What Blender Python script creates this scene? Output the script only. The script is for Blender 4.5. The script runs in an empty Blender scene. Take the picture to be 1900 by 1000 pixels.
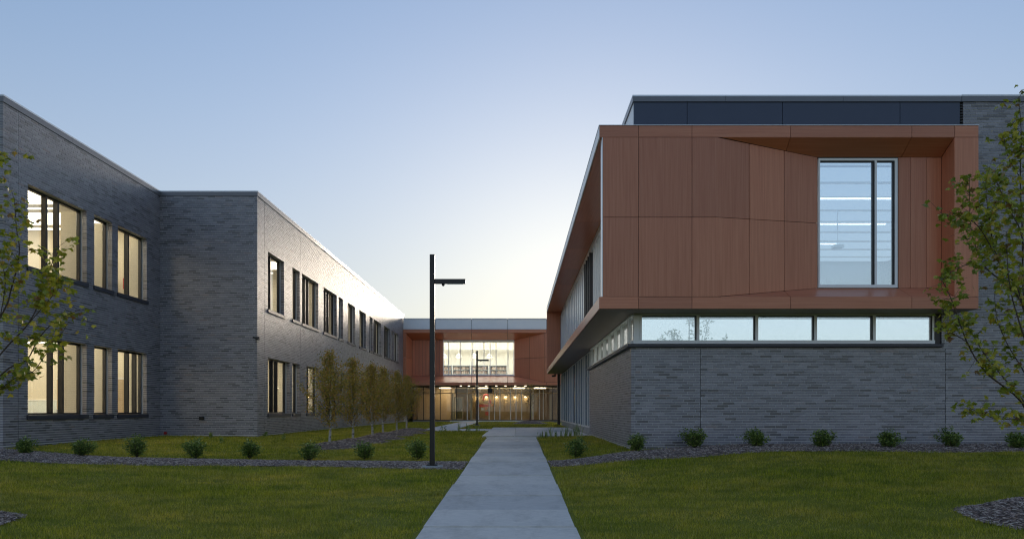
import bpy, bmesh, math, random
import numpy as np
from mathutils import Vector, Matrix, noise
R = math.radians
random.seed(7)
rng = np.random.default_rng(7)
scene = bpy.context.scene
COL = scene.collection

# ------------------------------------------------------------------ camera, sky, light, exposure
EYE = 1.5                      # camera height; all heights below are given relative to the eye, EYE is added on build
cam = bpy.data.cameras.new('camera')
cam.sensor_width = 36.0
cam.lens = 1400 / 1900 * 36
cam.shift_x = -10 / 1900
cam.shift_y = 261 / 1900
cam.clip_end = 3000
camo = bpy.data.objects.new('camera', cam)
camo.location = (0, 0, EYE)
camo.rotation_euler = (R(90), 0, 0)
COL.objects.link(camo)
scene.camera = camo

SUN_ELEV, SUN_AZ = 6.5, 5.5          # degrees; azimuth from +Y (away from the camera) towards +X
world = bpy.data.worlds.new('World')
scene.world = world
world.use_nodes = True
wn, wl = world.node_tree.nodes, world.node_tree.links
wn.clear()
wo = wn.new('ShaderNodeOutputWorld')
bg = wn.new('ShaderNodeBackground')
sky = wn.new('ShaderNodeTexSky')
sky.sky_type = 'NISHITA'
sky.sun_disc = False
sky.sun_elevation = R(SUN_ELEV)
sky.sun_rotation = R(SUN_AZ)
sky.altitude = 200
sky.air_density = 1.0
sky.dust_density = 0.5
sky.ozone_density = 3.0
hs = wn.new('ShaderNodeHueSaturation')
hs.inputs['Saturation'].default_value = 1.02
hs.inputs['Hue'].default_value = 0.512
gm_ = wn.new('ShaderNodeGamma')              # evens out the range between the glow and the rest of the sky
gm_.inputs['Gamma'].default_value = 0.66
wl.new(sky.outputs[0], gm_.inputs['Color'])
wl.new(gm_.outputs[0], hs.inputs['Color'])
# pale dusk haze standing over the whole horizon, thinning out upwards
tcw = wn.new('ShaderNodeTexCoord'); sx = wn.new('ShaderNodeSeparateXYZ')
wl.new(tcw.outputs['Generated'], sx.inputs[0])
mr = wn.new('ShaderNodeMapRange'); mr.inputs['From Min'].default_value = 0.0; mr.inputs['From Max'].default_value = 0.52
mr.inputs['To Min'].default_value = 1.0; mr.inputs['To Max'].default_value = 0.0
wl.new(sx.outputs['Z'], mr.inputs['Value'])
pw = wn.new('ShaderNodeMath'); pw.operation = 'POWER'; pw.inputs[1].default_value = 1.6
wl.new(mr.outputs[0], pw.inputs[0])
pm = wn.new('ShaderNodeMath'); pm.operation = 'MULTIPLY'; pm.inputs[1].default_value = 0.85
wl.new(pw.outputs[0], pm.inputs[0])
hz = wn.new('ShaderNodeMix'); hz.data_type = 'RGBA'
hz.inputs[7].default_value = (1.70, 1.61, 1.45, 1)
wl.new(pm.outputs[0], hz.inputs[0]); wl.new(hs.outputs[0], hz.inputs[6])
wl.new(hz.outputs[2], bg.inputs['Color'])
bg.inputs['Strength'].default_value = 0.108
wl.new(bg.outputs[0], wo.inputs['Surface'])

sl = bpy.data.lights.new('sun', 'SUN')
sl.energy = 0.5
sl.angle = R(12)
sl.color = (1.0, 0.84, 0.66)
so = bpy.data.objects.new('sun', sl)
d = Vector((math.sin(R(SUN_AZ)) * math.cos(R(SUN_ELEV)), math.cos(R(SUN_AZ)) * math.cos(R(SUN_ELEV)), math.sin(R(SUN_ELEV))))
so.rotation_euler = d.to_track_quat('Z', 'Y').to_euler()
so.location = (20, 60, 40)
COL.objects.link(so)

vs = scene.view_settings
vs.view_transform = 'Standard'
vs.look = 'None'
vs.exposure = 1.66
vs.gamma = 1.0
vs.use_curve_mapping = False
scene.render.engine = 'CYCLES'
cy = scene.cycles
cy.use_denoising = True
cy.denoiser = 'OPENIMAGEDENOISE'
cy.denoising_prefilter = 'ACCURATE'
cy.denoising_input_passes = 'RGB_ALBEDO_NORMAL'
cy.filter_width = 1.2
cy.max_bounces = 7
cy.diffuse_bounces = 4
cy.glossy_bounces = 4
cy.transmission_bounces = 4
cy.transparent_max_bounces = 12
cy.sample_clamp_indirect = 1.2
cy.sample_clamp_direct = 8.0
cy.caustics_reflective = False
cy.caustics_refractive = False

# ------------------------------------------------------------------ helpers
def tag(o, label=None, cat=None, group=None, kind=None):
    if label: o['label'] = label
    if cat: o['category'] = cat
    if group: o['group'] = group
    if kind: o['kind'] = kind
    return o

def empty(name, x, y, h, label=None, cat=None, group=None, kind=None):
    o = bpy.data.objects.new(name, None)
    o.empty_display_size = 0.3
    o.location = (x, y, h + EYE)
    COL.objects.link(o)
    return tag(o, label, cat, group, kind)

def wloc(p):
    v = Vector((0, 0, 0))
    while p is not None:
        v = v + p.location
        p = p.parent
    return v

def link(name, me, mat=None, parent=None, at=None):
    """at = world location of the mesh origin (z already world)"""
    o = bpy.data.objects.new(name, me)
    if mat is not None and not me.materials:
        for m in (mat if isinstance(mat, (list, tuple)) else [mat]):
            me.materials.append(m)
    w = Vector(at) if at is not None else Vector((0, 0, 0))
    if parent is not None:
        o.parent = parent
        o.location = w - wloc(parent)
    else:
        o.location = w
    COL.objects.link(o)
    return o

BOXF = ((0, 3, 2, 1), (4, 5, 6, 7), (0, 1, 5, 4), (1, 2, 6, 5), (2, 3, 7, 6), (3, 0, 4, 7))

class MB:
    """collects geometry in (x, y, height rel. eye) and links it as one mesh object"""
    def __init__(s):
        s.v, s.f = [], []
    def box(s, x0, x1, y0, y1, h0, h1):
        if x0 > x1: x0, x1 = x1, x0
        if y0 > y1: y0, y1 = y1, y0
        if h0 > h1: h0, h1 = h1, h0
        b = len(s.v)
        s.v += [(x0, y0, h0), (x1, y0, h0), (x1, y1, h0), (x0, y1, h0), (x0, y0, h1), (x1, y0, h1), (x1, y1, h1), (x0, y1, h1)]
        s.f += [tuple(b + i for i in q) for q in BOXF]
        return s
    def fbox(s, F, u0, u1, h0, h1, n0, n1):
        kind, c = F
        if kind == 'front': return s.box(u0, u1, c - n0, c - n1, h0, h1)
        if kind == 'left': return s.box(c + n0, c + n1, u0, u1, h0, h1)
        return s.box(c - n0, c - n1, u0, u1, h0, h1)
    def add(s, vs_, fs_):
        b = len(s.v)
        s.v += [tuple(p) for p in vs_]
        s.f += [tuple(b + i for i in q) for q in fs_]
        return s
    def slab(s, pts, off):
        """polygon pts extruded by vector off"""
        n = len(pts); b = len(s.v)
        off = Vector(off)
        s.v += [tuple(Vector(p)) for p in pts] + [tuple(Vector(p) + off) for p in pts]
        s.f.append(tuple(b + i for i in range(n)))
        s.f.append(tuple(b + n + i for i in reversed(range(n))))
        for i in range(n):
            j = (i + 1) % n
            s.f.append((b + j, b + i, b + n + i, b + n + j))
        return s
    def tube(s, pts, rad, sides=6, cap=True):
        P = [Vector(p) for p in pts]
        n = len(P)
        rad = rad if isinstance(rad, (list, tuple)) else [rad] * n
        b = len(s.v)
        prev = None
        for i, p in enumerate(P):
            t = (P[min(i + 1, n - 1)] - P[max(i - 1, 0)])
            if t.length < 1e-6: t = Vector((0, 0, 1))
            t.normalize()
            a = prev if prev is not None else (Vector((1, 0, 0)) if abs(t.x) < 0.8 else Vector((0, 1, 0)))
            a = (a - t * a.dot(t))
            if a.length < 1e-5: a = t.orthogonal()
            a.normalize(); prev = a
            c = t.cross(a)
            for k in range(sides):
                w = 2 * math.pi * k / sides
                s.v.append(tuple(p + (a * math.cos(w) + c * math.sin(w)) * rad[i]))
        for i in range(n - 1):
            for k in range(sides):
                k2 = (k + 1) % sides
                s.f.append((b + i * sides + k, b + i * sides + k2, b + (i + 1) * sides + k2, b + (i + 1) * sides + k))
        if cap:
            s.f.append(tuple(b + k for k in reversed(range(sides))))
            s.f.append(tuple(b + (n - 1) * sides + k for k in range(sides)))
        return s
    def lathe(s, cx, cy, prof, sides=20):
        b = len(s.v)
        for r, h in prof:
            for k in range(sides):
                w = 2 * math.pi * k / sides
                s.v.append((cx + r * math.cos(w), cy + r * math.sin(w), h))
        for i in range(len(prof) - 1):
            for k in range(sides):
                k2 = (k + 1) % sides
                s.f.append((b + i * sides + k, b + i * sides + k2, b + (i + 1) * sides + k2, b + (i + 1) * sides + k))
        s.f.append(tuple(b + k for k in reversed(range(sides))))
        s.f.append(tuple(b + (len(prof) - 1) * sides + k for k in range(sides)))
        return s
    def build(s, name, mat, parent=None, smooth=False, fix=False, bevel=0, kind=None):
        me = bpy.data.meshes.new(name)
        o0 = wloc(parent) if parent is not None else Vector((0, 0, 0))
        if parent is None and s.v:
            a = np.array(s.v); c = (a.min(0) + a.max(0)) / 2; o0 = Vector((c[0], c[1], a[:, 2].min() + EYE))
        me.from_pydata([(x - o0.x, y - o0.y, h + EYE - o0.z) for x, y, h in s.v], [], s.f)
        if fix or bevel:
            bm = bmesh.new(); bm.from_mesh(me)
            bmesh.ops.recalc_face_normals(bm, faces=bm.faces)
            if bevel:
                bmesh.ops.bevel(bm, geom=[e for e in bm.edges if len(e.link_faces) == 2 and e.calc_face_angle(0) > 0.6], offset=bevel, segments=1, affect='EDGES')
            bm.to_mesh(me); bm.free()
        if smooth:
            me.polygons.foreach_set('use_smooth', [True] * len(me.polygons))
        me.update()
        ob = link(name, me, mat, parent, at=o0)
        if kind: ob['kind'] = kind
        return ob

# ------------------------------------------------------------------ materials
def newmat(name):
    m = bpy.data.materials.new(name); m.use_nodes = True
    nt = m.node_tree; nt.nodes.clear()
    out = nt.nodes.new('ShaderNodeOutputMaterial')
    return m, nt, out
def N(nt, t, **kw):
    n = nt.nodes.new('ShaderNode' + t)
    for k, v in kw.items():
        if k in n.inputs: n.inputs[k].default_value = v
        else: setattr(n, k, v)
    return n
def ramp(nt, src, stops, interp='LINEAR'):
    r = nt.nodes.new('ShaderNodeValToRGB')
    r.color_ramp.interpolation = interp
    el = r.color_ramp.elements
    while len(el) < len(stops): el.new(0.5)
    for e, (p, c) in zip(el, stops):
        e.position = p; e.color = (*c, 1) if len(c) == 3 else c
    nt.links.new(src, r.inputs[0])
    return r
def mapped_noise(nt, scale, vec=(1, 1, 1), coord='Object', detail=4, rough=0.55):
    tc = N(nt, 'TexCoord'); mp = N(nt, 'Mapping'); mp.inputs['Scale'].default_value = vec
    nt.links.new(tc.outputs[coord], mp.inputs[0])
    nz = N(nt, 'TexNoise', Scale=scale, Detail=detail, Roughness=rough)
    nt.links.new(mp.outputs[0], nz.inputs['Vector'])
    return nz
def rnd(nt):
    """one number per separate piece: per mesh island plus per object"""
    g = N(nt, 'NewGeometry'); oi = N(nt, 'ObjectInfo')
    a = N(nt, 'Math', operation='ADD'); f = N(nt, 'Math', operation='FRACT')
    nt.links.new(g.outputs['Random Per Island'], a.inputs[0]); nt.links.new(oi.outputs['Random'], a.inputs[1])
    nt.links.new(a.outputs[0], f.inputs[0])
    return f.outputs[0]
def mixc(nt, a, b, fac, mode='MIX'):
    m = nt.nodes.new('ShaderNodeMix'); m.data_type = 'RGBA'; m.blend_type = mode
    for sock, v in ((m.inputs[0], fac), (m.inputs[6], a), (m.inputs[7], b)):
        if isinstance(v, bpy.types.NodeSocket): nt.links.new(v, sock)
        elif isinstance(v, (int, float)): sock.default_value = v
        else: sock.default_value = (*v, 1)
    return m.outputs[2]
def bsdf(nt, out, color, rough=0.5, metal=0.0, spec=0.5, bump=None, bstr=0.2, bdist=0.01):
    p = N(nt, 'BsdfPrincipled')
    for k, v in (('Base Color', color), ('Roughness', rough), ('Metallic', metal), ('Specular IOR Level', spec)):
        if isinstance(v, bpy.types.NodeSocket): nt.links.new(v, p.inputs[k])
        elif k == 'Base Color': p.inputs[k].default_value = (*v, 1)
        else: p.inputs[k].default_value = v
    if bump is not None:
        b = N(nt, 'Bump', Strength=bstr, Distance=bdist)
        nt.links.new(bump, b.inputs['Height']); nt.links.new(b.outputs[0], p.inputs['Normal'])
    nt.links.new(p.outputs[0], out.inputs['Surface'])
    return p
def simple(name, color, rough=0.5, metal=0.0, var=0.12, scale=6.0, spec=0.5, bstr=0.05):
    m, nt, out = newmat(name)
    nz = mapped_noise(nt, scale)
    c = mixc(nt, tuple(x * (1 - var) for x in color), tuple(min(1, x * (1 + var)) for x in color), nz.outputs[0])
    bsdf(nt, out, c, rough, metal, spec, nz.outputs[0], bstr)
    return m
def emis(name, color, strength, sampled=True):
    m, nt, out = newmat(name)
    if not sampled: m.cycles.emission_sampling = 'NONE'
    e = N(nt, 'Emission', Strength=strength); e.inputs[0].default_value = (*color, 1)
    nt.links.new(e.outputs[0], out.inputs['Surface'])
    return m

def brick_mat():
    m, nt, out = newmat('ironspot_brick')
    r = rnd(nt)
    rp = ramp(nt, r, [(0.0, (0.07, 0.066, 0.078)), (0.09, (0.095, 0.091, 0.108)), (0.16, (0.158, 0.154, 0.186)), (0.5, (0.20, 0.195, 0.232)), (0.8, (0.235, 0.229, 0.27)), (0.97, (0.29, 0.282, 0.325)), (1.0, (0.22, 0.17, 0.17))])
    nz = mapped_noise(nt, 9.0, (1, 1, 3), detail=5, rough=0.7)
    big = mapped_noise(nt, 0.45, detail=2)
    c = mixc(nt, rp.outputs[0], (0.06, 0.065, 0.08), ramp(nt, nz.outputs[0], [(0.35, (0, 0, 0)), (0.75, (0.4,) * 3)]).outputs[0])
    c = mixc(nt, c, (1.25, 1.2, 1.18), big.outputs[0], 'MULTIPLY')
    stn = mapped_noise(nt, 1.1, (1, 1, .25), detail=5, rough=0.7)
    c = mixc(nt, c, (0.36, 0.36, 0.37), ramp(nt, stn.outputs[0], [(0.55, (0, 0, 0)), (0.75, (0.2,) * 3)]).outputs[0])
    rg = ramp(nt, nz.outputs[0], [(0.3, (0.34,) * 3), (0.8, (0.52,) * 3)])
    p = bsdf(nt, out, c, rg.outputs[0], 0.0, 0.5, nz.outputs[0], 0.22, 0.005)
    p.inputs['IOR'].default_value = 1.8
    return m
def wood_mat(name, axis):
    m, nt, out = newmat(name)
    sc = {'v': (14, 14, 0.35), 'x': (0.35, 14, 14), 'y': (14, 0.35, 14)}[axis]
    nz = mapped_noise(nt, 1.6, sc, detail=6, rough=0.65)
    nb = mapped_noise(nt, 0.5, detail=2)
    r = N(nt, 'ObjectInfo').outputs['Random']
    c = ramp(nt, nz.outputs[0], [(0.25, (0.53, 0.185, 0.098)), (0.5, (0.62, 0.235, 0.130)), (0.78, (0.69, 0.295, 0.17))]).outputs[0]
    c = mixc(nt, c, ramp(nt, r, [(0, (0.86, 0.85, 0.86)), (1, (1.10, 1.09, 1.07))]).outputs[0], 1.0, 'MULTIPLY')
    c = mixc(nt, c, (0.93, 0.92, 0.92), nb.outputs[0], 'MULTIPLY')
    bsdf(nt, out, c, 0.34, 0.0, 0.45, nz.outputs[0], 0.06, 0.003)
    return m
def concrete_mat(name, a, b, broom=True):
    m, nt, out = newmat(name)
    nz = mapped_noise(nt, 1.3, detail=6, rough=0.6)
    fine = mapped_noise(nt, 26.0, (0.25, 1, 1) if broom else (1, 1, 1), detail=4, rough=0.7)
    r = N(nt, 'ObjectInfo').outputs['Random']
    c = mixc(nt, a, b, nz.outputs[0])
    c = mixc(nt, c, ramp(nt, fine.outputs[0], [(0.3, (0.86,) * 3), (0.7, (1.08,) * 3)]).outputs[0], 1.0, 'MULTIPLY')
    c = mixc(nt, c, ramp(nt, r, [(0, (0.80, 0.815, 0.84)), (1, (1.05, 1.04, 1.02))]).outputs[0], 1.0, 'MULTIPLY')
    sp = mapped_noise(nt, 5.0, detail=3, rough=0.8)
    c = mixc(nt, c, (0.10, 0.095, 0.085), ramp(nt, sp.outputs[0], [(0.66, (0, 0, 0)), (0.78, (0.4,) * 3)]).outputs[0])
    st = mapped_noise(nt, 0.9, (1.6, .7, 1), detail=5, rough=0.75)
    c = mixc(nt, c, (0.72, 0.71, 0.69), ramp(nt, st.outputs[0], [(0.48, (0, 0, 0)), (0.66, (0.75,) * 3)]).outputs[0], 'MULTIPLY')
    bsdf(nt, out, c, 0.8, 0, 0.35, fine.outputs[0], 0.25, 0.004)
    return m
def glass_mat(name, tint=(0.93, 0.96, 0.95), base=0.10, refl=(1, 1, 1)):
    m, nt, out = newmat(name)
    tr = N(nt, 'BsdfTransparent'); tr.inputs[0].default_value = (*tint, 1)
    gl = N(nt, 'BsdfGlossy', Roughness=0.0); gl.inputs[0].default_value = (*refl, 1)
    lw = N(nt, 'Fresnel', IOR=1.5)
    gg = N(nt, 'NewGeometry')              # the same reflectance from both faces of the thin pane
    io = N(nt, 'MapRange'); io.inputs['To Min'].default_value = 1.5; io.inputs['To Max'].default_value = 1 / 1.5
    nt.links.new(gg.outputs['Backfacing'], io.inputs['Value']); nt.links.new(io.outputs[0], lw.inputs['IOR'])
    nz = mapped_noise(nt, 0.8, detail=1)
    bp = N(nt, 'Bump', Strength=0.02, Distance=0.02)
    nt.links.new(nz.outputs[0], bp.inputs['Height']); nt.links.new(bp.outputs[0], gl.inputs['Normal'])
    ad = N(nt, 'MapRange'); ad.inputs['From Min'].default_value = 0.04; ad.inputs['From Max'].default_value = 1.0
    ad.inputs['To Min'].default_value = base; ad.inputs['To Max'].default_value = 1.0
    nt.links.new(lw.outputs[0], ad.inputs['Value'])
    mx = N(nt, 'MixShader')
    nt.links.new(ad.outputs[0], mx.inputs[0]); nt.links.new(tr.outputs[0], mx.inputs[1]); nt.links.new(gl.outputs[0], mx.inputs[2])
    nt.links.new(mx.outputs[0], out.inputs['Surface'])
    return m
def leaf_mat(name, stops, trans=0.35, rough=0.5):
    m, nt, out = newmat(name)
    r = rnd(nt)
    c = ramp(nt, r, stops).outputs[0]
    nz = mapped_noise(nt, 30.0)
    c = mixc(nt, c, (0.75, 0.78, 0.7), nz.outputs[0], 'MULTIPLY')
    p = N(nt, 'BsdfPrincipled', Roughness=rough); nt.links.new(c, p.inputs['Base Color'])
    t = N(nt, 'BsdfTranslucent'); nt.links.new(c, t.inputs[0])
    mx = N(nt, 'MixShader'); mx.inputs[0].default_value = trans
    nt.links.new(p.outputs[0], mx.inputs[1]); nt.links.new(t.outputs[0], mx.inputs[2])
    nt.links.new(mx.outputs[0], out.inputs['Surface'])
    return m
def grass_ground_mat():
    m, nt, out = newmat('lawn_soil')
    a = mapped_noise(nt, 0.5, (1, 1, 1), detail=5); b = mapped_noise(nt, 18, detail=5, rough=0.7)
    c = mixc(nt, (0.17, 0.19, 0.02), (0.26, 0.24, 0.035), a.outputs[0])
    c = mixc(nt, c, (0.13, 0.11, 0.05), ramp(nt, b.outputs[0], [(0.5, (0, 0, 0)), (0.75, (0.7,) * 3)]).outputs[0])
    bsdf(nt, out, c, 0.95, 0, 0.1, b.outputs[0], 0.6, 0.02)
    return m
def blade_mat():
    m, nt, out = newmat('grass_blade')
    g = N(nt, 'NewGeometry')
    a = mapped_noise(nt, 0.55, (0.5, 1.0, 1), detail=4, rough=0.6)
    c0 = mapped_noise(nt, 2.2, (0.7, 1.2, 1), detail=3)
    c1 = ramp(nt, g.outputs['Random Per Island'], [(0, (0.13, 0.17, 0.010)), (0.5, (0.34, 0.37, 0.020)), (0.85, (0.56, 0.52, 0.045)), (1, (0.5, 0.42, 0.16))]).outputs[0]
    c2 = ramp(nt, g.outputs['Random Per Island'], [(0, (0.30, 0.26, 0.02)), (0.6, (0.64, 0.54, 0.06)), (1, (0.55, 0.45, 0.18))]).outputs[0]
    c = mixc(nt, c1, c2, ramp(nt, a.outputs[0], [(0.40, (0, 0, 0)), (0.62, (1, 1, 1))]).outputs[0])
    c = mixc(nt, c, ramp(nt, c0.outputs[0], [(0.30, (0.50, 0.62, 0.6)), (0.5, (0.95, 0.97, 0.9)), (0.72, (1.35, 1.22, 1.0))]).outputs[0], 1.0, 'MULTIPLY')
    p = N(nt, 'BsdfPrincipled', Roughness=0.6); nt.links.new(c, p.inputs['Base Color'])
    t = N(nt, 'BsdfTranslucent'); nt.links.new(c, t.inputs[0])
    mx = N(nt, 'MixShader'); mx.inputs[0].default_value = 0.35
    nt.links.new(p.outputs[0], mx.inputs[1]); nt.links.new(t.outputs[0], mx.inputs[2])
    nt.links.new(mx.outputs[0], out.inputs['Surface'])
    return m
def island_mat(name, stops, rough=0.8, spec=0.3):
    m, nt, out = newmat(name)
    nz = mapped_noise(nt, 25.0, detail=3)
    c = mixc(nt, ramp(nt, rnd(nt), stops).outputs[0], (0.7, 0.7, 0.7), nz.outputs[0], 'MULTIPLY')
    bsdf(nt, out, c, rough, 0, spec, nz.outputs[0], 0.3, 0.005)
    return m
def birch_bark():
    m, nt, out = newmat('birch_bark')
    nz = mapped_noise(nt, 7.0, (1, 1, 5), detail=4)
    c = ramp(nt, nz.outputs[0], [(0.36, (0.05, 0.045, 0.04)), (0.44, (0.42, 0.40, 0.36)), (0.7, (0.60, 0.58, 0.54))]).outputs[0]
    bsdf(nt, out, c, 0.7, 0, 0.3, nz.outputs[0], 0.3, 0.004)
    return m

M = {}
M['brick'] = brick_mat()
M['mortar'] = simple('mortar', (0.66, 0.66, 0.66), 0.9, var=0.2, scale=30)
M['wood_v'] = wood_mat('terracotta_panel_upright_grain', 'v')
M['wood_x'] = wood_mat('terracotta_panel_long_grain', 'x')
M['wood_y'] = wood_mat('terracotta_panel_deep_grain', 'y')
M['gap'] = simple('dark_panel_backing', (0.03, 0.022, 0.02), 0.8)
M['navy'] = simple('navy_metal_panel', (0.052, 0.064, 0.100), 0.38, 0.2, var=0.06, scale=1.5, bstr=0.01)
M['coping'] = simple('dark_bronze_coping', (0.17, 0.17, 0.185), 0.32, 0.3, var=0.08, scale=2, bstr=0.01)
M['coping_top'] = simple('pale_metal_and_sky_glint', (0.78, 0.79, 0.82), 0.3, 0.3, var=0.05, scale=2, bstr=0.01)  # pale metal, also the sky reflection painted on coping tops and edges
M['bronze'] = simple('dark_bronze_frame', (0.035, 0.033, 0.036), 0.4, 0.3, var=0.1, bstr=0.01)
M['sill'] = simple('charcoal_sill', (0.055, 0.055, 0.068), 0.45, 0.1, var=0.12, bstr=0.02)
M['alu'] = simple('clear_aluminium_frame', (0.82, 0.83, 0.85), 0.35, 0.1, var=0.04, bstr=0.01)
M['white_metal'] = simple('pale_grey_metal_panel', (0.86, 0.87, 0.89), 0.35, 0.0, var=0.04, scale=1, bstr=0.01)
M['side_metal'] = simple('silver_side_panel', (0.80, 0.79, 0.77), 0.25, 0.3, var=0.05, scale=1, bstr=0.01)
M['gasket'] = simple('black_gasket', (0.012, 0.012, 0.014), 0.5)
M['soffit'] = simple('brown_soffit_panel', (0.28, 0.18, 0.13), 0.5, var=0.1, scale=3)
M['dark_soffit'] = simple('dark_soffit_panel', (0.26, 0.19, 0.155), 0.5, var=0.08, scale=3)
M['glass'] = glass_mat('clear_window_glass', base=0.045)
M['glass_cool'] = glass_mat('coated_window_glass', (0.78, 0.90, 0.98), base=0.50, refl=(0.92, 0.97, 1.0))
M['glass_dark'] = glass_mat('tinted_storefront_glass', (0.45, 0.52, 0.60), base=0.05, refl=(0.42, 0.50, 0.60))
M['roof'] = simple('roof_membrane', (0.3, 0.3, 0.3), 0.9)
M['plaster'] = simple('cream_plaster', (0.72, 0.66, 0.54), 0.8, var=0.04, scale=1.0)
M['ceiling'] = simple('white_ceiling', (0.78, 0.75, 0.68), 0.85, var=0.03)
M['floor_in'] = simple('interior_floor', (0.22, 0.20, 0.18), 0.4)
M['coolwall'] = simple('pale_blue_grey_plaster', (0.62, 0.68, 0.72), 0.8, var=0.04, scale=1.0)
M['darkwood'] = wood_mat('brown_wall_boarding', 'v')
M['walnut'] = simple('walnut_wall', (0.13, 0.085, 0.042), 0.5, var=0.25, scale=3)
M['oak'] = simple('light_oak', (0.56, 0.42, 0.26), 0.5, var=0.12, scale=4)
M['walk'] = concrete_mat('broom_finished_concrete', (0.72, 0.66, 0.59), (0.84, 0.775, 0.70))
M['conc'] = concrete_mat('plain_concrete', (0.34, 0.34, 0.35), (0.44, 0.44, 0.44), False)
M['soil'] = grass_ground_mat()
M['blade'] = blade_mat()
M['mulchbed'] = simple('mulch_soil', (0.15, 0.115, 0.10), 0.95, var=0.4, scale=20, bstr=0.8)
M['chip'] = island_mat('shredded_bark', [(0, (0.09, 0.062, 0.052)), (0.4, (0.38, 0.28, 0.235)), (0.75, (0.62, 0.48, 0.41)), (1, (0.82, 0.72, 0.62))])
M['pole'] = simple('dark_bronze_pole', (0.030, 0.028, 0.030), 0.35, 0.4, var=0.1, bstr=0.01)
M['bark'] = simple('maple_bark', (0.085, 0.06, 0.048), 0.8, var=0.35, scale=14, bstr=0.4)
M['birch'] = birch_bark()
M['maple'] = leaf_mat('maple_leaf', [(0, (0.20, 0.25, 0.03)), (0.35, (0.36, 0.40, 0.04)), (0.65, (0.52, 0.50, 0.055)), (0.88, (0.70, 0.56, 0.07)), (0.96, (0.42, 0.26, 0.07)), (1, (0.28, 0.14, 0.05))])
M['birchleaf'] = leaf_mat('birch_leaf', [(0, (0.20, 0.22, 0.04)), (0.22, (0.38, 0.34, 0.06)), (0.5, (0.58, 0.43, 0.08)), (0.82, (0.70, 0.42, 0.10)), (0.94, (0.66, 0.32, 0.12)), (1, (0.75, 0.70, 0.50))], trans=0.5)
M['shrubleaf'] = leaf_mat('shrub_leaf', [(0, (0.08, 0.14, 0.035)), (0.5, (0.16, 0.25, 0.05)), (0.85, (0.30, 0.40, 0.07)), (1, (0.50, 0.58, 0.18))])
M['weed'] = leaf_mat('weed_leaf', [(0, (0.2, 0.28, 0.05)), (0.7, (0.36, 0.45, 0.10)), (1, (0.6, 0.66, 0.36))])
M['black'] = simple('black_fixture', (0.012, 0.012, 0.013), 0.45)
M['red'] = simple('red_paint', (0.45, 0.035, 0.03), 0.5)
M['orange'] = simple('orange_paint', (0.70, 0.22, 0.06), 0.5)
M['teal'] = simple('teal_plastic', (0.03, 0.22, 0.24), 0.4)
M['brownseat'] = simple('tan_chair_shell', (0.32, 0.13, 0.05), 0.5)
M['board'] = simple('white_board', (0.72, 0.78, 0.78), 0.25)
M['greyblue'] = simple('grey_blue_shelving', (0.24, 0.27, 0.33), 0.6)
M['chairblue'] = simple('pale_blue_chair_shell', (0.34, 0.44, 0.52), 0.4)
M['lampwarm'] = emis('warm_ceiling_lamp', (1.0, 0.78, 0.50), 3.0)
M['lampwarm2'] = emis('warm_linear_lamp', (1.0, 0.90, 0.70), 1.6, False)
M['room_fill'] = emis('room_fill_glow', (1.0, 0.84, 0.62), 1.5)  # glow of the added panels that brighten the left rooms
M['lampcool'] = emis('neutral_linear_lamp', (1.0, 0.96, 0.90), 1.6, False)
M['fillsoft'] = emis('soft_ceiling_fill', (1.0, 0.97, 0.92), 0.42)  # glow of the ceiling added to fill the clerestory room
M['filldim'] = emis('dim_ceiling_fill', (0.92, 0.96, 1.0), 0.26)  # glow of the ceiling added to fill the upper hall room
M['lamplib'] = emis('bright_library_lamp', (1.0, 0.97, 0.91), 3.2)
M['scon'] = emis('sconce_lamp', (1.0, 0.80, 0.45), 40.0)

# ------------------------------------------------------------------ ground heights
GZ = [-20, 4, 9, 13, 17, 19.6, 24, 28, 36, 64]
GX = [-30, -14, -10, -5, -1, 1, 3, 6, 14, 30]
GH = [
 [1.50, 1.45, 1.40, 1.28, 1.10, 0.99, .96, .96, .98, 1.02],
 [1.50, 1.45, 1.40, 1.28, 1.10, 0.99, .96, .96, .98, 1.02],
 [1.56, 1.50, 1.45, 1.33, 1.22, 1.17, 1.05, .99, .99, 1.02],
 [1.62, 1.57, 1.49, 1.39, 1.30, 1.25, 1.14, 1.07, 1.01, 1.02],
 [1.66, 1.60, 1.50, 1.41, 1.33, 1.27, 1.18, 1.10, 1.01, 1.02],
 [1.66, 1.60, 1.50, 1.41, 1.32, 1.26, 1.17, 1.09, 1.01, 1.02],
 [1.64, 1.58, 1.47, 1.35, 1.15, 1.02, 1.02, 1.02, 1.01, 1.02],
 [1.58, 1.50, 1.40, 1.22, 1.00, .88, .88, .9, .95, 1.0],
 [1.52, 1.45, 1.35, 1.20, 1.00, .88, .88, .9, .95, 1.0],
 [1.52, 1.45, 1.35, 1.20, 1.00, .88, .88, .9, .95, 1.0]]
GHn = np.array(GH)
def gheight(x, y):
    """depth of the ground below the eye at x, y (scalars or arrays)"""
    x = np.clip(np.asarray(x, float), GX[0], GX[-1] - 1e-6); y = np.clip(np.asarray(y, float), GZ[0], GZ[-1] - 1e-6)
    gx, gz = np.array(GX, float), np.array(GZ, float)
    i = np.clip(np.searchsorted(gx, x, 'right') - 1, 0, len(GX) - 2); j = np.clip(np.searchsorted(gz, y, 'right') - 1, 0, len(GZ) - 2)
    a = (x - gx[i]) / (gx[i + 1] - gx[i]); b = (y - gz[j]) / (gz[j + 1] - gz[j])
    a = a * a * (3 - 2 * a) * 0.5 + a * 0.5
    return (GHn[i, j] * (1 - a) + GHn[i + 1, j] * a) * (1 - b) + (GHn[i, j + 1] * (1 - a) + GHn[i + 1, j + 1] * a) * b
def gh(x, y):
    return -float(gheight(x, y))
def at_px(px, py, y):
    """place (x, height) seen at a photo pixel for a given distance"""
    return ((px - 960) * y / 1400, (761 - py) * y / 1400)

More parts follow.
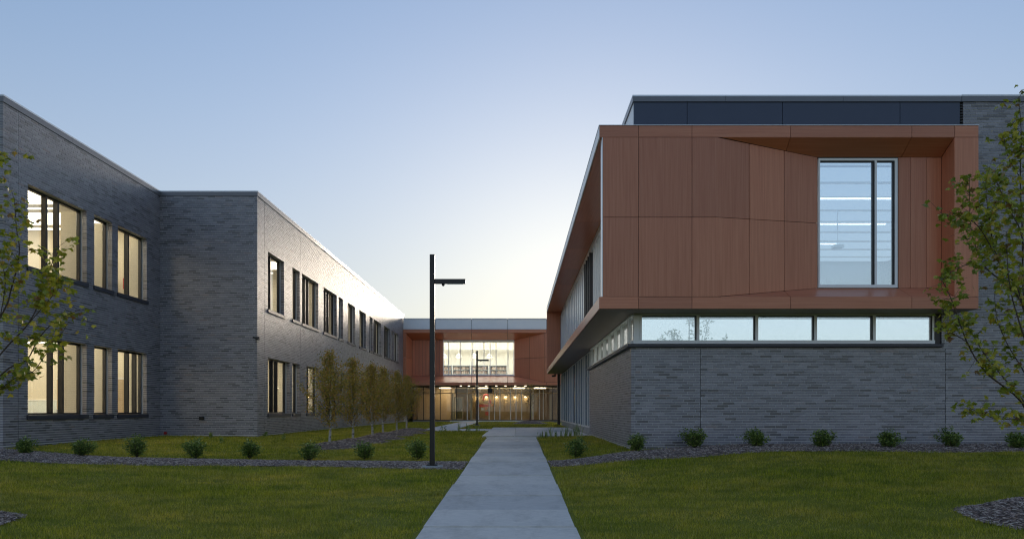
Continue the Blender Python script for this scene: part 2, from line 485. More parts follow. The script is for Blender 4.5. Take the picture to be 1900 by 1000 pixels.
# ------------------------------------------------------------------ ground
xs = np.concatenate([[-900, -300, -120, -60], np.arange(-34, 34.01, 0.5), [60, 120, 300, 900]])
ys = np.concatenate([[-900, -300, -100, -40], np.arange(-10, 72.01, 0.5), [120, 300, 900]])
XX, YY = np.meshgrid(xs, ys)
HH = -gheight(XX, YY)
far = (np.abs(XX) > 50) | (np.abs(YY) > 90)
V = np.stack([XX.ravel(), YY.ravel(), HH.ravel() + EYE], 1)
nx, ny = len(xs), len(ys)
Fq = [(j * nx + i, j * nx + i + 1, (j + 1) * nx + i + 1, (j + 1) * nx + i) for j in range(ny - 1) for i in range(nx - 1)]
me = bpy.data.meshes.new('ground'); me.from_pydata([tuple(v) for v in V], [], Fq)
me.polygons.foreach_set('use_smooth', [True] * len(Fq))
tag(link('ground', me, M['soil']), kind='structure')

# walkway slabs
WX0, WX1 = -1.18, 0.73
def pad(mb, x0, x1, y0, y1, top=0.02, thick=0.12, div=1):
    """a slab that follows the ground"""
    for k in range(div):
        a = y0 + (y1 - y0) * k / div; b = y0 + (y1 - y0) * (k + 1) / div
        p = [(x0, a), (x1, a), (x1, b), (x0, b)]
        base = [gh(0 if abs((x0 + x1) / 2) < 1.3 else q[0], q[1]) for q in p]
        vsx = [(q[0], q[1], h + top - thick) for q, h in zip(p, base)] + [(q[0], q[1], h + top) for q, h in zip(p, base)]
        mb.add(vsx, BOXF)
walk = empty('walkway', 0, 8, gh(0, 8), kind='structure')
joints = [-6, -4.4, -2.8, -1.2, 0.4, 2.0, 3.6, 5.2, 6.8, 8.15, 9.5, 10.9, 12.4]
while joints[-1] < 28.2: joints.append(joints[-1] + 1.55)
joints[-1] = 29.8
for a, b in zip(joints[:-1], joints[1:]):
    m_ = MB(); pad(m_, WX0 + .01 * math.sin(a * 5), WX1 + .008 * math.cos(a * 3), a + .013, b - .013, 0.025 + .004 * math.sin(a * 2.1))
    m_.build('concrete_slab', M['walk'], walk)
plaza = empty('plaza', 0.8, 36, gh(0, 36), kind='structure')
for a, b in ((29.8, 34.4), (34.4, 39.0), (39.0, 43.7)):
    for c, e in ((-1.4, -.1), (-.1, 1.45), (1.45, 2.93)):
        m_ = MB()
        m_.slab([(c + .006, a + .006, -1.0), (e - .006, a + .006, -1.0), (e - .006, b - .006, -.985), (c + .006, b - .006, -.985)], (0, 0, -.12))
        m_.build('concrete_slab', M['walk'], plaza, fix=True)
path = empty('side_path', -3, 38, gh(-3, 38), kind='structure')
for c, e in ((-4.9, -3.2), (-3.2, -1.4)):
    MB().slab([(c, 36.5, -1.0), (e - .01, 36.5, -1.0), (e - .01, 40.5, -.99), (c, 40.5, -.99)], (0, 0, -.12)).build('concrete_slab', M['walk'], path, fix=True)
for a in range(41, 66, 4):
    MB().slab([(-4.9 + .0, a - .49, -.99), (-3.2, a - .49, -.99), (-3.2, a + 3.49, -.992), (-4.9, a + 3.49, -.992)], (0, 0, -.12)).build('concrete_slab', M['walk'], path, fix=True)

# ------------------------------------------------------------------ brickwork
CO = 0.0677; BL = 0.305; V0 = 8.0 - 137 * CO      # course height, brick pitch, lowest course
def snap(h): return V0 + round((h - V0) / CO) * CO
full_brick = {}
def brick_mesh(kind):
    if kind in full_brick: return full_brick[kind]
    L, H, D = (BL - .014) / 2, (CO - .014) / 2, 0.10
    m_ = MB()
    if kind == 'front': m_.box(-L, L, 0, D, -H, H)
    elif kind == 'left': m_.box(-D, 0, -L, L, -H, H)
    else: m_.box(0, D, -L, L, -H, H)
    me_ = bpy.data.meshes.new('brick'); me_.from_pydata(m_.v, [], m_.f); me_.materials.append(M['brick'])
    full_brick[kind] = me_
    return me_

def brick_wall(parent, F, u0, u1, h0, h1, holes, start_corner=None, end_corner=None, single=None, joints=(), offset=0.0, thick=0.3):
    """brick skin on plane F with real bricks, backed by a mortar wall with openings"""
    kind, c = F
    m0 = u0 + (.012 if start_corner is not None else 0); m1 = u1 - (.012 if end_corner is not None else 0)
    ucuts = sorted({m0, m1, *[max(m0, min(m1, a + d_)) for h in holes for a, d_ in ((h[0], -.012), (h[1], .012))]})
    vcuts = sorted({h0, h1, *[max(h0, min(h1, a + d_)) for h in holes for a, d_ in ((h[2], -.012), (h[3], .012))]})
    def inhole(u, v, e=.013):
        return any(a - e < u < b + e and p - e < v < q + e for a, b, p, q in holes)
    def W(u, v, n):
        if kind == 'front': return (u, c - n, v)
        if kind == 'left': return (c + n, u, v)
        return (c - n, u, v)
    nf, nb = -.009, -thick
    m_ = MB()
    nu, nv = len(ucuts) - 1, len(vcuts) - 1
    solid = [[not inhole((ucuts[i] + ucuts[i + 1]) / 2, (vcuts[j] + vcuts[j + 1]) / 2) for j in range(nv)] for i in range(nu)]
    for i in range(nu):
        for j in range(nv):
            if not solid[i][j]: continue
            a, b, p, q = ucuts[i], ucuts[i + 1], vcuts[j], vcuts[j + 1]
            for n in (nf, nb):
                m_.add([W(a, p, n), W(b, p, n), W(b, q, n), W(a, q, n)], [(0, 1, 2, 3)])
            for di, dj, e in ((-1, 0, ((a, p), (a, q))), (1, 0, ((b, p), (b, q))), (0, -1, ((a, p), (b, p))), (0, 1, ((a, q), (b, q)))):
                ii, jj = i + di, j + dj
                if not (0 <= ii < nu and 0 <= jj < nv) or not solid[ii][jj]:
                    (x1_, y1_), (x2_, y2_) = e
                    m_.add([W(x1_, y1_, nf), W(x2_, y2_, nf), W(x2_, y2_, nb), W(x1_, y1_, nb)], [(0, 1, 2, 3)])
    m_.build('mortar_wall', M['mortar'], parent)
    bk = MB(); nsingle = 0
    k0 = round((h0 - V0) / CO); k1 = round((h1 - V0) / CO)
    rr = random.Random(int(abs(c) * 1000) + len(holes))
    for k in range(k0, k1):
        v = V0 + k * CO
        vm = v + CO / 2
        segs = [(u0, u1)]
        if start_corner is not None and k % 2 != start_corner: segs = [(u0 + .108, u1)]
        if end_corner is not None and k % 2 != end_corner: segs = [(segs[0][0], u1 - .108)]
        for a, b, p, q in holes:
            if p < vm < q:
                ns = []
                for s0, s1 in segs:
                    if b <= s0 or a >= s1: ns.append((s0, s1)); continue
                    if a > s0: ns.append((s0, a))
                    if b < s1: ns.append((b, s1))
                segs = ns
        ph = offset + (k % 2) * BL * .5 + (BL * .17 if k % 4 >= 2 else 0)
        for s0, s1 in segs:
            i = math.floor((s0 - ph) / BL)
            while ph + i * BL < s1 - .02:
                fa, fb = ph + i * BL, ph + (i + 1) * BL
                a, b = max(s0, fa), min(s1, fb)
                i += 1
                if (b - a) < .06 and a <= s0 + 1e-6 and b < s1:      # no slivers: lengthen the next brick instead
                    a_s = a; a, b = ph + i * BL, min(ph + (i + 1) * BL, s1); a = a_s; i += 1
                if 0 < s1 - b < .06: b = s1; i += 1
                parts = [(a, b)]
                for jt in joints:
                    if a < jt < b: parts = [(a, jt - .002), (jt + .002, b)]
                for a_, b_ in parts:
                    if b_ - a_ < .03: continue
                    la = a_ + (.006 if a_ > s0 + 1e-4 else 0); lb = b_ - (.006 if b_ < s1 - 1e-4 else 0)
                    pr = rr.uniform(0, .0022)
                    um = (la + lb) / 2
                    if single and nsingle < 300 and fa >= s0 - 1e-6 and fb <= s1 + 1e-6 and len(parts) == 1 and single(um, vm):
                        nsingle += 1
                        P = W(um, vm, pr)
                        link('brick', brick_mesh(kind), None, parent, at=(P[0], P[1], P[2] + EYE))
                        continue
                    edge = (la <= s0 + 1e-3 or lb >= s1 - 1e-3)
                    corner = la < u0 + .2 or lb > u1 - .2
                    bk.fbox(F, la, lb, v + .007, v + CO - .007, -.03 if not edge else -.1 if corner else -.13, pr)
    bk.build('brick_course', M['brick'], parent, kind='stuff')

def room(parent, x0, x1, y0, y1, h0, h1, wall, ceil=None, floor=None, t=0.05, open_sides=''):
    """inside faces of a room: one mesh for walls, one floor, one ceiling"""
    w = MB()
    if 'w' not in open_sides: w.box(x0 - t, x0, y0, y1, h0, h1)
    if 'e' not in open_sides: w.box(x1, x1 + t, y0, y1, h0, h1)
    if 's' not in open_sides: w.box(x0 - t, x1 + t, y0 - t, y0, h0, h1)
    if 'n' not in open_sides: w.box(x0 - t, x1 + t, y1, y1 + t, h0, h1)
    w.build('room_wall', wall, parent)
    MB().box(x0 - t, x1 + t, y0 - t, y1 + t, h0 - t, h0 - .002).build('room_floor', floor or M['floor_in'], parent)
    MB().box(x0 - t, x1 + t, y0 - t, y1 + t, h1 + .002, h1 + t).build('room_ceiling', ceil or M['ceiling'], parent)

def window(parent, F, u0, u1, h0, h1, gn, mull, mat, fw=0.05, fd=0.10, glass=None, sill=True, name='window', mw=0.07, lintel=True, extra_mull_depth=0.05):
    """frame fills the opening; glass plane at depth gn (negative = inside)"""
    f = MB()
    f.fbox(F, u0, u1, h0, h0 + fw, gn - fd / 2, gn + fd / 2).fbox(F, u0, u1, h1 - fw, h1, gn - fd / 2, gn + fd / 2)
    f.fbox(F, u0, u0 + fw, h0 + fw, h1 - fw, gn - fd / 2, gn + fd / 2).fbox(F, u1 - fw, u1, h0 + fw, h1 - fw, gn - fd / 2, gn + fd / 2)
    w = f.build(name, mat, parent)
    edges = [u0 + fw] + list(mull) + [u1 - fw]
    for m_ in mull:
        MB().fbox(F, m_ - mw / 2, m_ + mw / 2, h0 + fw, h1 - fw, gn - fd / 2 + .002, gn + fd / 2 + extra_mull_depth).build('mullion', mat, w)
    for a, b in zip(edges[:-1], edges[1:]):
        a_ = a + (mw / 2 if a in mull else 0); b_ = b - (mw / 2 if b in mull else 0)
        MB().fbox(F, a_, b_, h0 + fw, h1 - fw, gn - .004, gn + .004).build('pane', glass or M['glass'], w)
    if sill:
        MB().fbox(F, u0 - .06, u1 + .06, h0 - .135, h0 - .003, -.30, .045).build('sill', M['sill'], w, bevel=.006)
    return w

# ------------------------------------------------------------------ left building
XL, XM, YF, YC, YB = -13.36, -9.72, 19.6, 28.2, 64.6
left = empty('school_wing', -16, 30, -1.0, 'two storey dark grey brick wing with lit windows along the left side of the lawn', 'building')
UP0, UP1, LO0, LO1 = snap(3.95), snap(6.17), snap(-.10), snap(2.02)
w1 = [(20.6, 23.4), (23.83, 24.87), (25.24, 27.2)]
w1u = [[21.65, 22.2], [], [26.2]]
w1l = [[21.9, 22.43], [], [26.2, 26.72]]
w2u = [(29.4, 31.43), (32.6, 33.7), (34.05, 36.84), (37.84, 40.6), (41.06, 42.05), (43.25, 45.2), (46.4, 48.4), (49.56, 50.66), (50.97, 53.8), (55.0, 57.66), (58.25, 59.27), (59.6, 61.6)]
w2l = [(29.4, 32.2), (32.6, 33.7), (34.8, 36.9), (38.3, 41.1), (41.5, 42.6), (43.7, 45.7), (47.0, 49.8), (50.6, 51.6), (52.0, 54.0), (55.4, 58.2), (58.6, 59.6)]
FA, FB = ('left', XL), ('left', XM)
holes1 = [(a, b, UP0, UP1) for a, b in w1] + [(a, b, LO0, LO1) for a, b in w1]
holes2 = [(a, b, UP0, UP1) for a, b in w2u] + [(a, b, LO0, LO1) for a, b in w2l]
brick_wall(left, FA, YF, YC, V0, 8.0, holes1, start_corner=0, single=lambda u, v: (u < 20.35 and -0.9 < v < 7.9) or (20.35 <= u < 23.5 and -.9 < v < -.25), joints=(20.2,))
brick_wall(left, ('front', YF), -24, XL, V0, 8.0, [], end_corner=1)
brick_wall(left, ('front', YC), XL, XM, V0, 8.0, [], end_corner=1)
brick_wall(left, FB, YC, YB, V0, 8.0, holes2, start_corner=0, joints=(29.0, 33.85, 45.9, 54.4))
# dark control joints
cj = MB()
for F_, u in ((FA, 20.2), (FB, 29.0), (FB, 33.85), (FB, 54.4)):
    cj.fbox(F_, u - .006, u + .006, V0, 3.8 if u in (20.2,) else 8.0, -.02, -.004)
cj.build('control_joint', M['gasket'], left)
for ws, muls, h0, h1 in ((w1, w1u, UP0, UP1), (w1, w1l, LO0, LO1)):
    for (a, b), mm in zip(ws, muls):
        window(left, FA, a, b, h0, h1, -.24, mm, M['bronze'])
for ws, h0, h1 in ((w2u, UP0, UP1), (w2l, LO0, LO1)):
    for a, b in ws:
        w = b - a
        mm = [] if w < 1.3 else [a + w * .36] if w < 2.3 else [a + w * .37, a + w * .57]
        window(left, FB, a, b, h0, h1, -.24, mm, M['bronze'])
# metal surrounds lining each head
# copings
def coping(parent, pts_boxes):
    for b in pts_boxes:
        MB().box(*b[:4], 8.0, 8.15).build('coping', M['coping'], parent)
        x0, x1, y0, y1 = b[:4]
        MB().box(x0 - .004, x1 + .004, y0 - .004, y1 + .004, 8.152, 8.192).build('coping_glint', M['coping_top'], parent)  # pale strip imitates the sky reflected along the coping top
yy = YF - .02
for a, b in ((YF - .02, 22.6), (22.606, 25.6), (25.606, YC - .03)):
    coping(left, [(XL - .32, XL + .025, a, b)])
for a, b in ((-24, -20), (-19.994, -16.5), (-16.494, XL - .33)):
    coping(left, [(a, b, YF - .025, YF + .3)])
coping(left, [(XL - .32, XM + .025, YC - .025, YC + .3)])
ya = YC + .31
while ya < YB - .5:
    yb = min(ya + 3.6, YB)
    coping(left, [(XM - .32, XM + .025, ya, yb - .006)]); ya = yb
MB().box(-24, XL - .3, YF + .3, YB, 7.85, 7.95).box(XL - .3, XM - .3, YC + .3, YB, 7.85, 7.95).build('roof', M['roof'], left)
MB().box(-24.3, -24, YF, YB, V0, 8.1).box(-24, XM, YB + .001, YB + .3, V0, 8.1).build('back_wall', M['mortar'], left)
# thin pale flashing at the foot of the walls
MB().fbox(FA, YF, 28.19, -.945, -.925, .004, .012).fbox(('front', YC), XL + .02, XM, -.945, -.925, .004, .012).fbox(FB, YC, YB, -.955, -.94, .004, .012).build('base_flashing', M['coping_top'], left)
# rooms
def panel_lamp(parent, x0, x1, y0, y1, h, mat, name='ceiling_lamp'):
    MB().box(x0, x1, y0, y1, h - .03, h).build(name, mat, parent)
for h0, h1, nm in ((UP0 - .9, 6.75, 'u'), (LO0 - .8, 2.75, 'l')):
    room(left, -20.5, XL - .32, YF + .35, YC - .1, h0, h1, M['plaster'], open_sides='e')
    for yy in (21.2, 23.9, 26.6):
        panel_lamp(left, -19.5, -14.6, yy - .06, yy + .06, h1 - .35, M['lampwarm2'])
        panel_lamp(left, -20.3, -14.0, yy - .75, yy + .75, h1 - .002, M['room_fill'], 'fill_panel')  # wide glowing panel added to fill the room with light
    ya = YC + .3
    for k, yb in enumerate((37.4, 45.8, 54.4, 64.2)):
        room(left, -17.0, XM - .32, ya, yb - .1, h0, h1, M['plaster'], open_sides='e')
        n = 2 if k == 0 else 1
        for q in range(n):
            yy = ya + (yb - ya) * (q + .5) / n
            panel_lamp(left, -16, -11.4, yy - .06, yy + .06, h1 - .35, M['lampwarm2'])
            panel_lamp(left, -16.8, -10.3, yy - .9, yy + .9, h1 - .002, M['room_fill'], 'fill_panel')  # added glowing sheet, lights the room evenly
        ya = yb
# metal liner strips (light interior jamb) beside windows
jl = MB()
for (a, b) in w1:
    for h0, h1 in ((UP0, UP1), (LO0, LO1)):
        jl.fbox(FA, b - .012, b - .002, h0 + .02, h1 - .02, -.8, -.32)
jl.build('jamb_lining', M['plaster'], left)

# ------------------------------------------------------------------ polygons for facade panels
def inset(pts, g):
    P = [Vector(p) for p in pts]
    n = Vector((0, 0, 0))
    for i in range(len(P)):
        n += P[i].cross(P[(i + 1) % len(P)])
    n.normalize()
    out = []
    for i in range(len(P)):
        e1 = (P[i] - P[i - 1]).normalized(); e2 = (P[(i + 1) % len(P)] - P[i]).normalized()
        m1, m2 = n.cross(e1), n.cross(e2)
        b = (m1 + m2)
        den = 1 + m1.dot(m2)
        out.append(P[i] + b * (g / max(den, .3)))
    return out
def fpanel(parent, pts, off, mat, gap=.006, name='panel'):
    """pts in (x, y, height); off = vector into the building"""
    return MB().slab(inset(pts, gap), off).build(name, mat, parent, fix=True)

# ------------------------------------------------------------------ right building
YR, XR, XO, YO = 19.6, 2.95, 2.02, 18.62
right = empty('school_hall', 10, 35, -1.0, 'right hand grey brick hall with a cantilevered terracotta panelled upper box', 'building')
XE = 24.0
LED = snap(1.61)
holesR = [(XR - 1, 11.02, LED, 8.2), (11.0, 11.58, 6.9, 8.2)]
brick_wall(right, ('front', YR), XR, XE, V0, 8.0, holesR, start_corner=0, single=lambda u, v: 4.2 < u < 10.0 and -.15 < v < .95, joints=(4.76, 11.12))
brick_wall(right, ('right', XR), YR, 30.85, V0, LED, [], start_corner=1, offset=.1)
MB().fbox(('front', YR), 4.754, 4.766, V0, LED - .02, -.02, -.004).fbox(('front', YR), 11.114, 11.126, V0, 1.6, -.02, -.004).build('control_joint', M['gasket'], right)
MB().fbox(('right', XR), YR, 30.8, -.985, -.965, .004, .014).build('base_flashing', M['coping_top'], right)
# ledge below the clerestory
LT = LED + .085
MB().box(XR - .10, 11.02, YR - .10, YR + .3, LED, LT).build('ledge', M['sill'], right, bevel=.006)
MB().box(XR - .10, XR + .3, YR + .302, 30.85, LED, LT).build('ledge', M['sill'], right, bevel=.006)
# clerestory front
CT = 2.46
fr = MB()
FR = ('front', YR)
fr.fbox(FR, 3.02, 10.86, LT + .002, LT + .10, -.16, -.02).fbox(FR, 3.02, 10.86, CT, 2.56, -.16, -.05)
clr = fr.build('clerestory_window', M['alu'], right)
MB().fbox(FR, 3.02, 3.18, LT + .10, CT, -.16, -.015).build('corner_post', M['alu'], clr)
cpx = [(3.18, 4.71 - .03), (4.71 + .0, 0)]
mx = [3.215, 4.70, 6.23, 7.76, 9.29, 10.82]
for i, x in enumerate(mx):
    w_ = .075 if 0 < i < 5 else .05
    MB().fbox(FR, x - w_ / 2, x + w_ / 2, LT + .10, CT, -.16, -.03).build('mullion', M['alu'], clr)
    if i: MB().fbox(FR, x - w_ / 2 - .028, x - w_ / 2 - .001, LT + .10, CT, -.14, -.05).build('gasket', M['gasket'], clr)
MB().fbox(FR, 3.24, 10.79, CT - .028, CT - .002, -.145, -.045).build('gasket', M['gasket'], clr)
for a, b in zip(mx[:-1], mx[1:]):
    MB().fbox(FR, a + .035, b - .065, LT + .10, CT - .03, -.105, -.095).build('pane', M['glass_cool'], clr)
MB().fbox(FR, 10.87, 11.02, LT, 2.56, -.2, -.04).build('corner_trim', M['bronze'], clr)
# clerestory side
FS = ('right', XR)
clr2 = MB().fbox(FS, YR + .17, 30.85, LT + .002, LT + .10, -.16, -.02).fbox(FS, YR + .17, 30.85, CT, 2.56, -.16, -.02).build('clerestory_window', M['alu'], right)
ms = [19.62, 20.55, 22.0, 23.45, 24.95, 26.45, 27.95, 29.45, 30.8]
for y in ms[1:]:
    MB().fbox(FS, y - .045, y + .045, LT + .10, CT, -.16, -.05).build('mullion', M['alu'], clr2)
ms[0] = 19.7
for a, b in zip(ms[:-1], ms[1:]):
    MB().fbox(FS, a + .045, b - .045, LT + .10, CT, -.105, -.095).build('pane', M['glass'], clr2)
# ground floor storefront with fins
st = MB().fbox(FS, 30.9, 51.6, -1.3, -.74, -.3, -.06)
sf = st.build('plinth', M['conc'], right)
sfr = MB().fbox(FS, 30.9, 51.6, -.738, -.66, -.22, -.08).fbox(FS, 30.9, 51.6, 2.40, 2.48, -.22, -.08).build('storefront', M['alu'], right)
fins = [30.95, 32.0, 33.4, 34.3, 35.7, 37.1, 38.7, 40.7, 41.9, 43.2, 44.9, 46.9, 48.6, 50.2, 51.5]
for y in fins:
    MB().fbox(FS, y - .035, y + .035, -.655, 2.40, -.2, -.0).build('fin', M['white_metal'], sfr)
for a, b in zip(fins[:-1], fins[1:]):
    MB().fbox(FS, a + .04, b - .04, -.655, 2.395, -.066, -.058).build('pane', M['glass_dark'], sfr)
MB().box(2.75, 2.93, 51.7, 52.0, -1.3, 2.49).build('column', M['bronze'], right)

# upper box ------------------------------------------------
T0, T1, B0, B1 = 6.73, 7.02, 2.80, 2.50      # fascia bands
P = lambda px, s=75.19: (px - 960) / s
FO = ('front', YO)
xf = [XO, P(1185), P(1284), P(1467), P(1692), P(1771.5), P(1816)]
IN = (0, .03, 0)
for a, b in zip(xf[:-1], xf[1:]):
    fpanel(right, [(a, YO, T0), (b, YO, T0), (b, YO, T1), (a, YO, T1)], IN, M['wood_x'], name='fascia_panel')
xb = [XO, P(1185), P(1284), P(1467), P(1692), P(1816)]
for a, b in zip(xb[:-1], xb[1:]):
    fpanel(right, [(a, YO, B1), (b, YO, B1), (b, YO, B0), (a, YO, B0)], IN, M['wood_x'], name='fascia_panel')
HJ = 4.76
XP = P(1118)
F_x, G_x, H_x, I_x, YG = P(1331), (1517 - 960) / 73.0, 10.78, 10.785, 19.18
gb, gt, gm = 3.10, 6.42, 4.75
def onfold(t, which):
    a = {'b': (B0, gb), 'm': (HJ, gm), 't': (T0, gt)}[which]
    return (F_x + (G_x - F_x) * t, YO + (YG - YO) * t, a[0] + (a[1] - a[0]) * t)
def flat(x, which): return (x, YO, {'b': B0, 'm': HJ, 't': T0}[which])
for lo, hi in (('b', 'm'), ('m', 't')):
    for a, b in ((XP, P(1185)), (P(1185), P(1284))):
        fpanel(right, [flat(a, lo), flat(b, lo), flat(b, hi), flat(a, hi)], IN, M['wood_v'])
    # the panel that folds
    a = P(1284)
    g = .006
    mbx = MB()
    A = [Vector(flat(a + g, lo)) + Vector((0, 0, g)), Vector(flat(F_x, lo)) + Vector((0, 0, g)), Vector(flat(F_x, hi)) - Vector((0, 0, g)), Vector(flat(a + g, hi)) - Vector((0, 0, g))]
    mbx.slab(A, IN)
    t1 = .312 - .0022
    Bq = [Vector(flat(F_x, lo)) + Vector((0, 0, g)), Vector(onfold(t1, lo)) + Vector((0, 0, g)), Vector(onfold(t1, hi)) - Vector((0, 0, g)), Vector(flat(F_x, hi)) - Vector((0, 0, g))]
    mbx.slab(Bq, IN)
    mbx.build('panel', M['wood_v'], right, fix=True)
    for s, e in ((.312, .661), (.661, 1.0)):
        fpanel(right, [onfold(s, lo), onfold(e, lo), onfold(e, hi), onfold(s, hi)], IN, M['wood_v'])
# right pier and its inner jamb
XQ = P(1816)
fpanel(right, [(I_x, YO, B0), (XQ, YO, B0), (XQ, YO, T0), (I_x, YO, T0)], IN, M['wood_v'])
fpanel(right, [(I_x, YO + .001, B0), (I_x, YO + .001, T0), (H_x, YG, gt), (H_x, YG, gb)], (.03, 0, 0), M['wood_v'])
# panels right of the window
for a, b in (((1666.5 - 960) / 73, (1689.5 - 960) / 73), ((1689.5 - 960) / 73, (1719.5 - 960) / 73), ((1719.5 - 960) / 73, H_x)):
    fpanel(right, [(a, YG, gb), (b, YG, gb), (b, YG, gt), (a, YG, gt)], IN, M['wood_v'], gap=.004 if a < 10.1 else .006)
# sloping head and sill
def lip(top, ta, tb):
    """strip of the sloped head or sill between fractions of the long run"""
z1, z2 = T0 + .001, gt
hx = [(F_x, None), (P(1467), (1458 - 960) / 73), (P(1692), (1672 - 960) / 73), (I_x, H_x)]
UPO, DNO = (0, 0, .03), (0, 0, -.03)
fpanel(right, [(F_x + .08, YO, T0), (P(1467), YO, T0), onfold(.68, 't')], UPO, M['wood_x'], name='head_panel')
fpanel(right, [(P(1467), YO, T0), (P(1692), YO, T0), ((1672 - 960) / 73, YG, gt), (G_x, YG, gt), onfold(.68, 't')], UPO, M['wood_x'], name='head_panel')
fpanel(right, [(P(1692), YO, T0), (I_x, YO, T0), (H_x, YG, gt), ((1672 - 960) / 73, YG, gt)], UPO, M['wood_x'], name='head_panel')
fpanel(right, [(F_x + .08, YO, B0), (P(1467), YO, B0), onfold(.661, 'b')], DNO, M['wood_x'], name='sill_panel')
fpanel(right, [(P(1467), YO, B0), (P(1692), YO, B0), ((1667 - 960) / 73, YG, gb), (G_x, YG, gb), onfold(.661, 'b')], DNO, M['wood_x'], name='sill_panel')
fpanel(right, [(P(1692), YO, B0), (I_x, YO, B0), (H_x, YG, gb), ((1667 - 960) / 73, YG, gb)], DNO, M['wood_x'], name='sill_panel')
# dark backing behind the panel joints
bkm = MB()
bkm.box(XO + .04, XQ - .03, YO + .035, YO + .06, T0 + .04, T1 - .01).box(XO + .04, XQ - .03, YO + .035, YO + .06, B1 + .01, B0 - .05)
bkm.box(XP + .01, F_x, YO + .035, YO + .2, B0 - .05, T0 + .05)
bkm.slab([(F_x, YO + .035, B0 - .03), (G_x - .02, YG + .035, gb - .05), (G_x - .02, YG + .035, gt + .05), (F_x, YO + .035, T0 + .03)], (0, .03, 0))
bkm.box(G_x + .02, (1665.5 - 960) / 73, YG + .21, YG + .22, gt + .0, gt + .3)
bkm.box((1665 - 960) / 73, H_x, YG + .035, YG + .15, gb - .05, gt + .05)
bkm.slab([(I_x + .035, YO + .04, B0), (I_x + .035, YO + .04, T0), (H_x + .035, YG + .1, gt), (H_x + .035, YG + .1, gb)], (.03, 0, 0))
bkm.slab([(F_x, YO + .04, T0 + .04), (I_x, YO + .04, T0 + .04), (H_x, YG + .1, gt + .04), (G_x, YG + .1, gt + .04)], (0, 0, .03))
bkm.slab([(F_x, YO + .04, B0 - .04), (I_x, YO + .04, B0 - .04), (H_x, YG + .1, gb - .04), (G_x, YG + .1, gb - .04)], (0, 0, -.03))
bkm.box(I_x + .04, XQ - .01, YO + .035, YR + .2, B0, T0)
bkm.build('panel_backing', M['gap'], right, fix=True)
# side edge of the front screen (thin, faces left) and its back
MB().box(XP - .012, XP + .005, YO + .004, YO + .28, B0 + .004, T0 - .004).build('lit_edge', M['coping_top'], right)  # pale strip imitates bright sky reflected on the screen's edge
MB().box(XP + .006, 3.3, YO + .25, YO + .28, B0, T0).build('screen_back', M['wood_v'], right)
# top slab, bottom slab with side fascia panels along the depth
YE = 52.1
MB().box(XO + .035, XQ, YO + .07, YE, T0 + .05, T1 - .002).box(XO + .035, XQ - .01, YO + .07, YE, B1 + .035, B0 - .04).build('box_slab', M['gap'], right)
yj = [YO + .002, 22.6, 27.0, 31.5, 36.0, 40.5, 45.0, 48.6, YE]
for a, b in zip(yj[:-1], yj[1:]):
    fpanel(right, [(XO, a, T0 - .0), (XO, b, T0 - .0), (XO, b, T1), (XO, a, T1)], (.03, 0, 0), M['white_metal'], name='fascia_panel')  # pale colour paints glare onto the terracotta fascia side
    fpanel(right, [(XO, a, B1), (XO, b, B1), (XO, b, B0), (XO, a, B0)], (.03, 0, 0), M['wood_y'], name='fascia_panel')
    fpanel(right, [(XO + .034, a, T0), (XO + .034, b, T0), (3.0, b, T0), (3.0, a, T0)], (0, 0, .03), M['wood_y'], name='soffit_panel')
    fpanel(right, [(XO + .034, a, B0), (XO + .034, b, B0), (3.0, b, B0), (3.0, a, B0)], (0, 0, -.03), M['wood_y'], name='ledge_panel')
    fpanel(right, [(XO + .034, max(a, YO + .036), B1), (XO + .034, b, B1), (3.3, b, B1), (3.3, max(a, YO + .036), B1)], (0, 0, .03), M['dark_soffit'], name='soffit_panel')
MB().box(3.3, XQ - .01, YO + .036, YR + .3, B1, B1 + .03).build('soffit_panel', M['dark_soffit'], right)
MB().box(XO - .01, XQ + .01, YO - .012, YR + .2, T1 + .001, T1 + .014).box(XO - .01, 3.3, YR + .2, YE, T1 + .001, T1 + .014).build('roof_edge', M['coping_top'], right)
# return wall at the far end of the side recess
for h0, h1 in ((B0, 4.5), (4.5, T0)):
    for a, b in ((XO, 3.1),):
        fpanel(right, [(a, YE - .15, h0), (b, YE - .15, h0), (b, YE - .15, h1), (a, YE - .15, h1)], (0, .03, 0), M['wood_v'])
MB().box(XO + .04, 3.2, YE - .11, YE, B0 - .3, T1).build('return_backing', M['wood_v'], right)
# outer end of box, below (visible front of the far fascia)
# upper curtain wall in the recess
XC = 3.0
FC = ('right', XC)
cw = MB().fbox(FC, 19.0, YE - .16, B0 + .001, B0 + .10, -.15, 0).fbox(FC, 19.0, YE - .16, 6.50, T0 - .001, -.15, 0).build('curtain_wall', M['alu'], right)
MB().fbox(FC, YE - .24, YE - .165, B0 + .1, 6.5, -.12, .03).build('end_trim', M['gasket'], cw)
y = 19.4
while y < 31.0:
    MB().fbox(FC, y - .04, y + .04, B0 + .10, 6.50, -.14, -.03).build('fin', M['alu'], cw)
    MB().fbox(FC, y + .045, min(y + .855, 31.1) , B0 + .10, 6.50, -.09, -.08).build('pane', M['glass'], cw)
    y += .9
for y in (31.2, 32.0, 32.8, 33.6):
    MB().fbox(FC, y - .05, y + .05, B0 + .10, 6.50, -.14, .03).build('mullion', M['bronze'], cw)
for a in (31.25, 32.05, 32.85):
    MB().fbox(FC, a, a + .70, B0 + .10, 6.50, -.12, -.11).build('pane', M['glass'], cw)
y = 33.66
while y < YE - .4:
    b = min(y + 1.2, YE - .25)
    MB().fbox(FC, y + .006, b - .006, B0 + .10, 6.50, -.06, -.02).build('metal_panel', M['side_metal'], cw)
    MB().fbox(FC, b - .016, b + .016, B0 + .10, 6.50, -.058, .022).build('seam', M['alu'], cw)
    y = b
